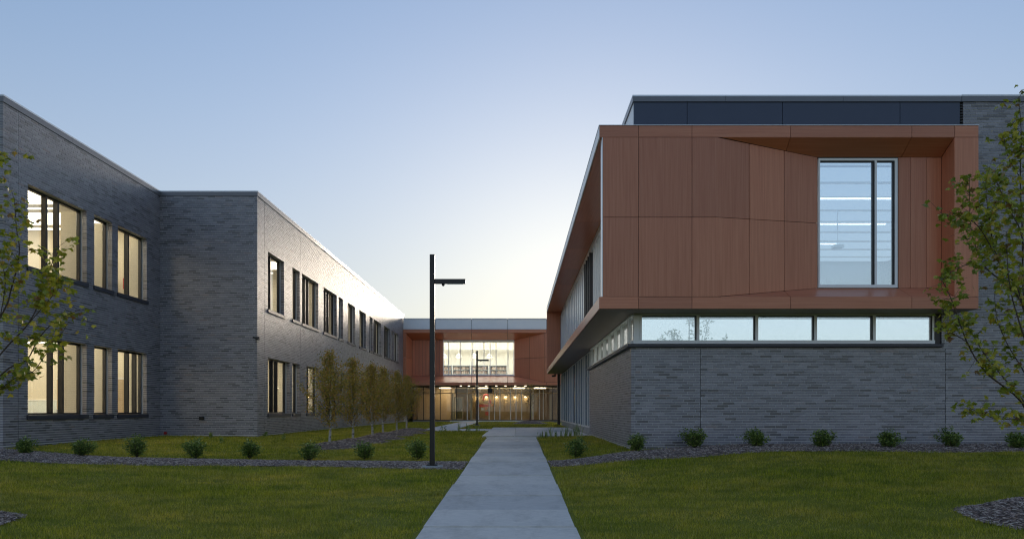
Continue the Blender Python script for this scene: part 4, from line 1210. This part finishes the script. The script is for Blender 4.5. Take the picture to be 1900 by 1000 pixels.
xl = list(np.arange(-14.6, WX0 - .05, .4)) + [WX0 - .06]
bl = bed_sheet('mulch_bed', xl, left_edge_y, '')
def pl_(r_):
    x = r_.uniform(-14.6, WX0 - .03); a, b = left_edge_y(x); y = b - .06 + (a - b + .12) * r_.random()
    k = (y - b) / (a - b); return x, y, gh(x, y) + .012 + .035 * math.sin(math.pi * min(1, max(0, k)))
chips(pl_, 13000, 'bark_chips', bl, (.04, .10))
xr_ = list(np.arange(WX1 + .05, 15.2, .4))
br = bed_sheet('mulch_bed', xr_, right_edge_y, '')
def pr2(r_):
    x = r_.uniform(WX1 + .03, 15.0); a, b = right_edge_y(x); y = b - .06 + (a - b + .12) * r_.random()
    k = (y - b) / (a - b); return x, y, gh(x, y) + .012 + .035 * math.sin(math.pi * min(1, max(0, k)))
chips(pr2, 13500, 'bark_chips', br, (.04, .10))
def ring(x, y, rx, ry, hh, n, L=(.03, .09)):
    t = empty('mulch_mound', x, y, gh(x, y), kind='structure')
    vs_, fs_ = [], []; K, S = 6, 28
    def rad(a): return 1 + .07 * math.sin(3 * a + x) + .05 * math.sin(5 * a + y)
    def hgt(f): return .01 + hh * (1 - f ** 3) * (.75 + .25 * math.sin(f * 5))
    for k in range(K + 1):
        f = k / K
        for s in range(S):
            a = 2 * math.pi * s / S
            px_, py_ = x + rx * f * rad(a) * math.cos(a), y + ry * f * rad(a) * math.sin(a)
            vs_.append((px_, py_, gh(px_, py_) + hgt(f)))
    for k in range(K):
        for s in range(S):
            s2 = (s + 1) % S; fs_.append((k * S + s, (k + 1) * S + s, (k + 1) * S + s2, k * S + s2))
    MB().add(vs_, fs_).build('mulch_soil', M['mulchbed'], t, smooth=True)
    def pf(r_):
        a = r_.uniform(0, 2 * math.pi); f = math.sqrt(r_.random()) * 1.04
        px_, py_ = x + rx * f * rad(a) * math.cos(a), y + ry * f * rad(a) * math.sin(a)
        return px_, py_, gh(px_, py_) + hgt(min(1, f))
    chips(pf, n, 'bark_chips', t, L)
    return lambda X, Y: ((X - x) / rx) ** 2 + ((Y - y) / ry) ** 2
rings = [ring(6.75, 9.40, 1.0, 1.05, .24, 5600, (.03, .10)), ring(-7.50, 9.5, 1.0, .95, .22, 4600, (.03, .10))]
BIR = [(-5.9, 23.7), (-5.65, 25.8), (-5.42, 28.1), (-5.5, 30.9), (-5.28, 33.2), (-5.35, 36.6)]
for x, y in BIR:
    rings.append(ring(x + .25, y, .95, 1.25, .13, 1100, (.05, .12)))
rings.append(ring(.9, 56.0, 1.3, 1.6, .25, 500, (.08, .16)))

# ------------------------------------------------------------------ grass blades
def grass(name, x0, x1, y0, y1, n, hgt, wid, seed):
    g_ = np.random.default_rng(seed)
    # denser towards the camera
    X = g_.uniform(x0, x1, n); Y = y0 + (y1 - y0) * g_.random(n) ** 1.25
    edge_ = .035 + .05 * np.abs(np.sin(Y * 2.3) * np.cos(Y * .9 + 1)) + g_.normal(0, .02, n)
    keep = ~((X > WX0 - edge_) & (X < WX1 + edge_) & (Y < 30)) & (np.abs(X - .1) < Y * .74 + 1.5)
    le = np.array([left_edge_y(v) for v in X]); re = np.array([right_edge_y(v) for v in X])
    keep &= ~((X < WX0 + .1) & (X > -14.6) & (Y < le[:, 0]) & (Y > le[:, 1]))
    keep &= ~((X > WX1) & (Y < re[:, 0]) & (Y > re[:, 1]))
    keep &= ~((Y > 19.55) & ((X < XL + .03) | (X > XR - .03)))
    keep &= ~((Y > 28.15) & (X < XM + .03))
    keep &= ~((Y > 29.8) & (Y < 43.7) & (X > -1.4)) & ~((Y > 36.5) & (Y < 40.5) & (X > -4.9)) & ~((Y > 40) & (X > -4.9) & (X < -3.2)) & (Y < 65.8)
    for q in rings: keep &= q(X, Y) > 1.0
    nzv = np.array([noise.noise(Vector((a * .8, b * .8, 3))) for a, b in zip(X[keep][::1], Y[keep][::1])])
    X, Y = X[keep], Y[keep]
    thin = g_.random(len(X)) < np.clip(1.15 + nzv * 1.3, .35, 1)
    X, Y, nzv = X[thin], Y[thin], nzv[thin]
    n = len(X)
    H = -gheight(X, Y) + EYE
    a = g_.uniform(0, 2 * np.pi, n)
    tuft = np.array([noise.noise(Vector((a_ * 6, b_ * 6, 9))) for a_, b_ in zip(X, Y)])
    L = hgt * g_.uniform(.5, 1.25, n) * (1 + .6 * np.clip(nzv, -.5, .6) + .9 * np.clip(tuft, -.4, .6))
    w = wid * g_.uniform(.6, 1.3, n)
    lx_, ly_ = g_.normal(0, .35, n) * L, g_.normal(0, .35, n) * L
    cx, sx = np.cos(a) * w, np.sin(a) * w
    V_ = np.empty((n, 3, 3))
    V_[:, 0] = np.stack([X - cx, Y - sx, H - .004], 1); V_[:, 1] = np.stack([X + cx, Y + sx, H - .004], 1)
    V_[:, 2] = np.stack([X + lx_, Y + ly_, H + L], 1)
    me_ = bpy.data.meshes.new(name)
    me_.vertices.add(n * 3); me_.loops.add(n * 3); me_.polygons.add(n)
    me_.vertices.foreach_set('co', V_.ravel())
    me_.loops.foreach_set('vertex_index', np.arange(n * 3, dtype=np.int32))
    me_.polygons.foreach_set('loop_start', np.arange(0, n * 3, 3, dtype=np.int32))
    me_.update(calc_edges=True); me_.validate()
    tag(link(name, me_, M['blade']), kind='stuff')
grass('grass', -11.5, 13, 6.2, 12.5, 330000, .050, .0042, 1)
grass('grass', -14.5, 15, 12.5, 19.6, 270000, .052, .0065, 2)
grass('grass', -14, 3.2, 18.6, 34, 170000, .055, .010, 3)
grass('grass', -10, 3.4, 34, 66, 90000, .06, .018, 4)

# ------------------------------------------------------------------ shrubs, weeds
def quad_leaf(lf, c, dirv, l, w, r_):
    a = dirv.normalized() * l
    b = a.cross(Vector((r_.uniform(-1, 1), r_.uniform(-1, 1), r_.uniform(-1, 1)))).normalized() * w
    nn = a.cross(b).normalized() * w * .35
    lf.add([c, c + a * .5 + b + nn, c + a, c + a * .5 - b + nn], [(0, 1, 2), (0, 2, 3)])
def shrub(px, py, w, h, seed, label):
    """px, py: where its foot shows in the photo; found on the ground along that line of sight"""
    y = 18.3
    for _ in range(12):
        x = (px - 960) * y / 1400; y = 1400 * -gh(x, y) / (py - 761) * .5 + y * .5
    y = min(y, 19.15); x = (px - 960) * y / 1400
    g = gh(x, y) + .02
    t = empty('shrub', x, y, g, label, 'shrub', 'shrubs planted along the mulch strips')
    r_ = random.Random(seed)
    st_, lf, tips = MB(), MB(), MB()
    n = 24 + seed % 5
    for k in range(n):
        a = 2 * math.pi * k / n + r_.uniform(-.3, .3); lean = r_.uniform(.15, 1.0)
        hh = h * r_.uniform(.65, 1.08) * (1 - .35 * lean * lean)
        lop = 1 + .35 * math.sin(a + seed * 1.7) + .15 * math.sin(3 * a + seed)
        hh *= .8 + .2 * lop
        dx, dy = math.cos(a) * w * .5 * lean * lop, math.sin(a) * w * .5 * lean * lop
        p0 = Vector((x, y, g)); p2 = Vector((x + dx, y + dy, g + hh)); p1 = p0 * .5 + p2 * .5 + Vector((dx * .15, dy * .15, -hh * .04))
        st_.tube([p0, p1, p2], [.006, .004, .002], 4)
        for j in range(46):
            f_ = r_.uniform(.12, 1) ** .8
            c = p0 * (1 - f_) ** 2 + p1 * 2 * f_ * (1 - f_) + p2 * f_ * f_
            dv = Vector((r_.gauss(0, 1), r_.gauss(0, 1), r_.uniform(-.3, .9)))
            c = c + dv * .035
            quad_leaf(tips if (f_ > .93 and r_.random() < .6) else lf, c, dv, r_.uniform(.04, .075), r_.uniform(.014, .023), r_)
    st_.build('stem', M['bark'], t, kind='stuff')
    lf.build('foliage', M['shrubleaf'], t, kind='stuff')
    if tips.v: tips.build('new_growth', M['weed'], t, kind='stuff')
SH = [(47, 843, .46, .38, 'leftmost shrub, low and sparse against the foot of the near brick wall'),
      (150, 848, .52, .44, 'rounded shrub on the left strip below the lower left window'),
      (254, 850, .50, .56, 'upright shrub with pale shoot tips before the inner wall corner'),
      (363, 852, .50, .52, 'bushy shrub in front of the middle of the shaded brick end wall'),
      (463, 852, .46, .42, 'small round shrub just left of the wing corner'),
      (573, 856, .52, .46, 'shrub left of the first birch, standing at the mulch edge'),
      (677, 854, .50, .44, 'low shrub in front of the second birch'),
      (776, 855, .56, .52, 'shrub touching the left side of the near lamp post'),
      (1069, 849, .56, .50, 'yellow green shrub right of the walkway on the small lawn'),
      (1181, 839, .50, .44, 'shrub at the outer corner of the right brick wall'),
      (1290, 833, .66, .54, 'widest shrub, second along the right brick wall'),
      (1403, 831, .60, .44, 'third shrub along the right brick wall'),
      (1525, 832, .60, .42, 'fourth shrub, below the middle of the right strip window'),
      (1648, 832, .56, .40, 'fifth shrub along the right brick wall'),
      (1765, 832, .58, .46, 'sixth shrub, beside the right control joint'),
      (1888, 834, .56, .38, 'last shrub at the right edge of the picture')]
for i, (px, py, w, h, lb) in enumerate(SH): shrub(px, py, w, h, 11 + i, lb)

def weed(x, y, h, n, label, grassy=False):
    g = gh(x, y)
    t = empty('weed', x, y, g, label, 'weed', 'weeds growing in the lawn')
    r_ = random.Random(int(x * 100 + y * 10)); lf = MB(); s_ = MB()
    for k in range(n):
        a = r_.uniform(0, 6.28); l = h * r_.uniform(.5, 1.1); lean = r_.uniform(.1, .5)
        p0 = Vector((x + r_.gauss(0, .04), y + r_.gauss(0, .04), g)); p1 = p0 + Vector((math.cos(a) * lean * l, math.sin(a) * lean * l, l))
        if grassy:
            b = Vector((-math.sin(a), math.cos(a), 0)) * .012
            m_ = p0.lerp(p1, .55) + Vector((0, 0, l * .1))
            lf.add([p0 - b, p0 + b, m_ + b * .8, m_ - b * .8, p1], [(0, 1, 2, 3), (3, 2, 4)])
        else:
            s_.tube([p0, p1], [.005, .003], 4)
            for j in range(9):
                f_ = r_.uniform(.3, 1.05)
                quad_leaf(lf, p0.lerp(p1, f_), Vector((r_.gauss(0, 1), r_.gauss(0, 1), r_.uniform(-.2, .6))), r_.uniform(.05, .09), .018, r_)
    if s_.v: s_.build('stem', M['shrubleaf'], t, kind='stuff')
    lf.build('foliage', M['weed'], t, kind='stuff')
for i, (px, py, y, h, lb) in enumerate([(176, 830, 20.8, .26, 'thin weed by the foot of the wall under the lower windows'), (390, 818, 26.4, .22, 'weed on the lawn in front of the shaded end wall'), (411, 826, 24, .26, 'thin tall weed right of the low one before the end wall'), (493, 814, 28.5, .18, 'pale weed at the base of the wing corner'), (528, 822, 26, .26, 'whitish weed on the lawn right of the wing corner'), (820, 806, 33, .35, 'leafy weed just right of the near lamp post'), (870, 800, 38, .25, 'weed at the edge of the side path')]):
    x = (px - 960) * y / 1400; weed(x, y, h, 6, lb)
for i, (px, y) in enumerate([(1004, 29.4), (1012, 29.5), (1022, 29.5), (1032, 29.45), (1042, 29.6), (1050, 29.5), (1058, 29.6), (1066, 29.5), (1074, 30), (885, 36.2), (868, 36.2), (850, 36.2)]):
    weed((px - 960) * y / 1400, y, .30 + .12 * (i % 3), 14, (['first', 'second', 'third', 'fourth', 'fifth', 'sixth', 'seventh', 'eighth', 'ninth'][i] + ' tall grass tuft from the left at the near edge of the plaza' if i < 9 else ['rightmost', 'middle', 'leftmost'][i - 9] + ' of the three grass tufts along the side path'), True)

# ------------------------------------------------------------------ birches
def birch(x, y, h, w, seed, label):
    g = gh(x, y) + .1
    t = empty('birch_tree', x, y, g, label, 'tree', 'young birches in a row along the left wing')
    r_ = random.Random(seed)
    trunk = MB(); pts = []
    for k in range(8):
        f_ = k / 7; pts.append(Vector((x + .03 * math.sin(f_ * 5 + seed), y + .03 * math.cos(f_ * 4 + seed), g - .15 + f_ * (h - .1))))
    trunk.tube(pts, [.042 * (1 - f_ / 8 * .95) + .004 for f_ in range(8)], 8)
    trunk.build('trunk', M['birch'], t, smooth=True)
    br_, lf = MB(), MB()
    nb = 84
    for k in range(nb):
        f_ = .17 + .83 * (k / nb) ** .9
        hh = f_ * (h - .2)
        base = Vector((x, y, g + hh))
        env = w * .5 * (min(1, (f_ - .06) / .22) * (1 - max(0, (f_ - .34) / .68)) ** 1.05 + .06)
        a = k * 2.4 + r_.uniform(-.5, .5)
        L = env * r_.uniform(.45, 1.4)
        rise = L * r_.uniform(.55, 1.3)
        tip = base + Vector((math.cos(a) * L, math.sin(a) * L, rise))
        mid = base.lerp(tip, .5) + Vector((0, 0, rise * .1))
        br_.tube([base, mid, tip], [.010 * (1.2 - f_), .005, .002], 4, cap=False)
        for j in range(int(22 + 80 * L)):
            q = r_.uniform(.12, 1.12)
            c = base.lerp(tip, q) + Vector((r_.gauss(0, .06), r_.gauss(0, .06), r_.gauss(-.02, .07)))
            quad_leaf(lf, c, Vector((r_.gauss(0, 1), r_.gauss(0, 1), r_.uniform(-1.4, .3))), r_.uniform(.04, .07), r_.uniform(.018, .028), r_)
    br_.build('branches', M['bark'], t, kind='stuff'); lf.build('foliage', M['birchleaf'], t, kind='stuff')
ords = ['nearest', 'second nearest', 'third', 'fourth', 'fifth', 'farthest']
for i, ((x, y), h, w) in enumerate(zip(BIR, (3.05, 2.92, 2.85, 2.85, 2.8, 2.75), (1.55, 1.5, 1.35, 1.5, 1.3, 1.35))):
    birch(x, y, h, w, 31 + i, ords[i] + ' young birch in the row beside the left wing, yellowing narrow crown')
# bare young tree by the link
def bare_tree(x, y, h, label):
    g = gh(x, y) + .25
    t = empty('young_tree', x, y, g, label, 'tree'); r_ = random.Random(5)
    MB().tube([(x, y, g - .3), (x + .03, y, g + h * .5), (x, y, g + h)], [.05, .035, .01], 8).build('trunk', M['bark'], t, smooth=True)
    b_ = MB(); lf = MB()
    for k in range(40):
        f_ = .3 + .7 * k / 40; a = k * 2.4; L = .75 * (1.15 - f_) + .1
        p = Vector((x, y, g + h * f_)); q = p + Vector((math.cos(a) * L, math.sin(a) * L, L * 1.1))
        b_.tube([p, q], [.012, .003], 4, cap=False)
        for j in range(10): quad_leaf(lf, p.lerp(q, r_.uniform(.3, 1.1)), Vector((r_.gauss(0, 1), r_.gauss(0, 1), r_.gauss(0, 1))), .07, .02, r_)
    b_.build('branches', M['bark'], t, kind='stuff'); lf.build('foliage', M['birchleaf'], t, kind='stuff')
bare_tree(.95, 56.2, 2.6, 'thin young tree on a mulch mound before the right end of the link')

# ------------------------------------------------------------------ the two maples that lean into the frame
LEAF2D = [(0, -.12), (.10, -.02), (.30, -.16), (.27, .02), (.50, .10), (.36, .20), (.42, .36), (.22, .32), (.14, .44), (.0, .72), (-.14, .44), (-.22, .32), (-.42, .36), (-.36, .20), (-.50, .10), (-.27, .02), (-.30, -.16), (-.10, -.02)]
def leaf_geo(fold):
    vs_ = [(0, .14, 0)] + [(a, b, -abs(a) * fold - .25 * max(0, b - .1) * fold) for a, b in LEAF2D]
    n = len(LEAF2D)
    fs_ = [(0, i + 1, (i + 1) % n + 1) for i in range(n)]
    return vs_, fs_
LG = [leaf_geo(f) for f in (.15, .45, .8)]
leaf_me = []
for v_, f_ in LG:
    me_ = bpy.data.meshes.new('leaf'); me_.from_pydata(v_, [], f_); me_.materials.append(M['maple']); leaf_me.append(me_)
def leaf_matrix(c, r_, size):
    """blades hang a little below their stalk, faces mostly up"""
    yaw = r_.uniform(0, 2 * math.pi); pitch = r_.uniform(-1.25, .25); roll = r_.gauss(0, .55)
    return Matrix.Translation(c) @ Matrix.Rotation(yaw, 4, 'Z') @ Matrix.Rotation(pitch, 4, 'X') @ Matrix.Rotation(roll, 4, 'Y') @ Matrix.Scale(size, 4)
def maple(x, y, trunk_h, limbs, seed, label, nleaf_per_m, size=(.065, .108), side=1):
    g = gh(x, y) + .12
    t = empty('maple_tree', x, y, g, label, 'tree')
    r_ = random.Random(seed)
    tp = [Vector((x + .02 * math.sin(k * 1.3), y + .02 * math.cos(k), g - .2 + (trunk_h + .2) * k / 7)) for k in range(8)]
    MB().tube(tp, [.052 - .0055 * k for k in range(8)], 10).build('trunk', M['bark'], t, smooth=True)
    leaves = []
    twigs = MB()
    def grow_leaves(p0, p1, dens):
        L = (p1 - p0).length
        n = max(1, int(L * dens + r_.random()))
        for _ in range(n):
            f_ = r_.uniform(0, 1)
            tw = Vector((r_.gauss(0, 1), r_.gauss(0, 1) * .9, r_.uniform(-.3, 1.1))).normalized() * r_.uniform(.06, .30)
            a = p0.lerp(p1, f_); b = a + tw
            twigs.tube([a, b], [.0028, .0012], 3, cap=False)
            for _2 in range(r_.choice((3, 4, 4, 5, 6))):
                leaves.append((a.lerp(b, r_.uniform(.45, 1.05)) + Vector((r_.gauss(0, .035), r_.gauss(0, .035), r_.gauss(-.01, .03)))))
    for limb in limbs:
        pts, rad0, dens = limb
        P_ = [Vector((p[0], p[1], p[2])) for p in pts]
        # smooth through the points
        Q = []
        for i in range(len(P_) - 1):
            a, b, c, d_ = P_[max(0, i - 1)], P_[i], P_[i + 1], P_[min(len(P_) - 1, i + 2)]
            for k in range(4):
                u = k / 4
                Q.append(.5 * ((2 * b) + (c - a) * u + (2 * a - 5 * b + 4 * c - d_) * u * u + (3 * b - a - 3 * c + d_) * u ** 3))
        Q.append(P_[-1])
        n = len(Q)
        MB().tube(Q, [rad0 * (1 - .85 * i / (n - 1)) + .0015 for i in range(n)], 6).build('branch', M['bark'], t, smooth=True)
        for i in range(n - 1):
            f_ = i / (n - 1)
            if f_ < .2: continue
            grow_leaves(Q[i], Q[i + 1], dens * 2.0 * (.4 + 1.0 * f_))
    twigs.build('twigs', M['bark'], t, kind='stuff')
    # the 300 largest in the picture as single leaves
    inv = []
    for c in leaves:
        u = 960 + c.x / c.y * 1400; s = r_.uniform(*size)
        inv.append((0 if 0 < u < 1900 else 1, -s / c.y, c, s))
    inv.sort(key=lambda q: (q[0], q[1]))
    base = Vector((0, 0, EYE)); root = wloc(t)
    for k, (o_, _, c, s) in enumerate(inv[:300]):
        ob = bpy.data.objects.new('leaf', leaf_me[k % 3]); ob.parent = t
        ob.matrix_basis = leaf_matrix(c + base - root, r_, s)
        COL.objects.link(ob)
    lf = MB()
    for o_, _, c, s in inv[300:]:
        m_ = leaf_matrix(c, r_, s); v_, f_ = LG[r_.randrange(3)]
        lf.add([m_ @ Vector(q) for q in v_], f_)
    lf.build('foliage', M['maple'], t, kind='stuff')
def px3(px, py, y):
    X, H_ = at_px(px, py, y); return (X, y, H_)
TX, TY = 6.72, 9.8
T = lambda h: (TX, TY, h)
RL = [
 ([T(-.35), px3(1896, 746, 9.6), px3(1829, 690, 9.4), px3(1794, 634, 9.3), px3(1766, 557, 9.2), px3(1745, 515, 9.2)], .013, 15),
 ([T(-.05), px3(1850, 686, 9.9), px3(1825, 655, 10.0), px3(1805, 620, 10.1), px3(1785, 588, 10.1)], .010, 9),
 ([px3(1794, 634, 9.3), px3(1770, 620, 9.2), px3(1738, 606, 9.1)], .005, 16),
 ([T(.35), px3(1896, 562, 9.9), px3(1833, 501, 10.0), px3(1815, 470, 10.1), px3(1801, 420, 10.1), px3(1799, 328, 10.0)], .013, 17),
 ([T(.75), px3(1890, 540, 9.5), px3(1850, 480, 9.4), px3(1832, 381, 9.3), px3(1829, 325, 9.3)], .012, 19),
 ([T(1.1), px3(1898, 447, 9.7), px3(1878, 398, 9.7), px3(1852, 345, 9.8), px3(1840, 318, 9.8)], .010, 19),
 ([T(.9), px3(1900, 560, 10.2), px3(1897, 440, 10.3), px3(1893, 330, 10.3), px3(1895, 250, 10.2), px3(1890, 180, 10.2)], .014, 13),
 ([px3(1850, 480, 9.4), px3(1815, 420, 9.2), px3(1778, 400, 9.1), px3(1745, 404, 9.1)], .006, 17),
 ([px3(1833, 501, 10.0), px3(1800, 490, 9.8), px3(1765, 505, 9.6), px3(1748, 520, 9.5)], .005, 13),
 ([T(-.3), px3(1902, 778, 9.8), px3(1850, 777, 9.7), px3(1820, 765, 9.7), px3(1800, 757, 9.7)], .006, 15),
 ([T(.5), px3(1905, 640, 9.2), px3(1880, 560, 9.1), px3(1870, 500, 9.1), px3(1868, 430, 9.1)], .010, 13),
 ([px3(1893, 330, 10.3), px3(1870, 290, 10.2), px3(1862, 255, 10.2)], .005, 14),
 ([T(.1), px3(1900, 690, 10.2), px3(1870, 640, 10.3), px3(1850, 590, 10.4), px3(1845, 540, 10.4)], .009, 12),
 ([T(1.5), (TX + .5, TY - .3, 2.2), (TX + .8, TY - .4, 3.2), (TX + .9, TY - .3, 3.9)], .014, 14),
 ([T(.6), (TX + .6, TY + .4, 1.2), (TX + 1.0, TY + .7, 2.0), (TX + 1.2, TY + .8, 2.7)], .014, 13),
 ([T(0), (TX + .6, TY - .3, .5), (TX + 1.1, TY - .6, 1.1), (TX + 1.3, TY - .7, 1.8)], .014, 13),
]
maple(TX, TY, 5.2, RL, 5, 'young green maple reaching in from the right edge before the brick hall', 14)
UX, UY = -7.55, 9.9
T = lambda h: (UX, UY, h)
LL = [
 ([T(-.1), px3(0, 590, 9.8), px3(20, 540, 9.8), px3(36, 470, 9.8), px3(30, 420, 9.8), px3(27, 368, 9.8)], .012, 15),
 ([T(-.25), px3(0, 658, 9.5), px3(49, 605, 9.4), px3(73, 560, 9.4), px3(92, 500, 9.3), px3(112, 455, 9.3)], .010, 12),
 ([T(-.5), px3(0, 697, 9.6), px3(49, 668, 9.6), px3(70, 631, 9.6), px3(100, 598, 9.5), px3(148, 574, 9.4)], .010, 11),
 ([px3(49, 668, 9.6), px3(60, 690, 9.5), px3(90, 650, 9.4), px3(107, 630, 9.3), px3(128, 596, 9.2)], .005, 7),
 ([T(-.6), px3(-30, 740, 9.8), px3(0, 722, 9.8), px3(30, 700, 9.8), px3(60, 690, 9.8)], .007, 20),
 ([T(.5), px3(-60, 420, 9.9), px3(-30, 340, 9.9), px3(-8, 300, 9.9), px3(4, 282, 9.9)], .010, 15),
 ([px3(49, 605, 9.4), px3(75, 575, 9.3), px3(105, 540, 9.2), px3(122, 515, 9.2)], .005, 22),
 ([px3(0, 590, 9.8), px3(10, 520, 9.7), px3(-5, 470, 9.7)], .006, 16),
 ([T(.9), (UX - .4, UY - .3, 1.9), (UX - .6, UY - .4, 2.8)], .012, 15),
 ([T(.0), (UX - .6, UY + .3, .8), (UX - 1.1, UY + .5, 1.5)], .012, 15),
 ([T(1.4), (UX + .3, UY + .2, 2.4), (UX + .4, UY + .2, 3.2)], .012, 15),
]
maple(UX, UY, 4.8, LL, 9, 'young yellowing maple reaching in from the left edge before the lit windows', 14)
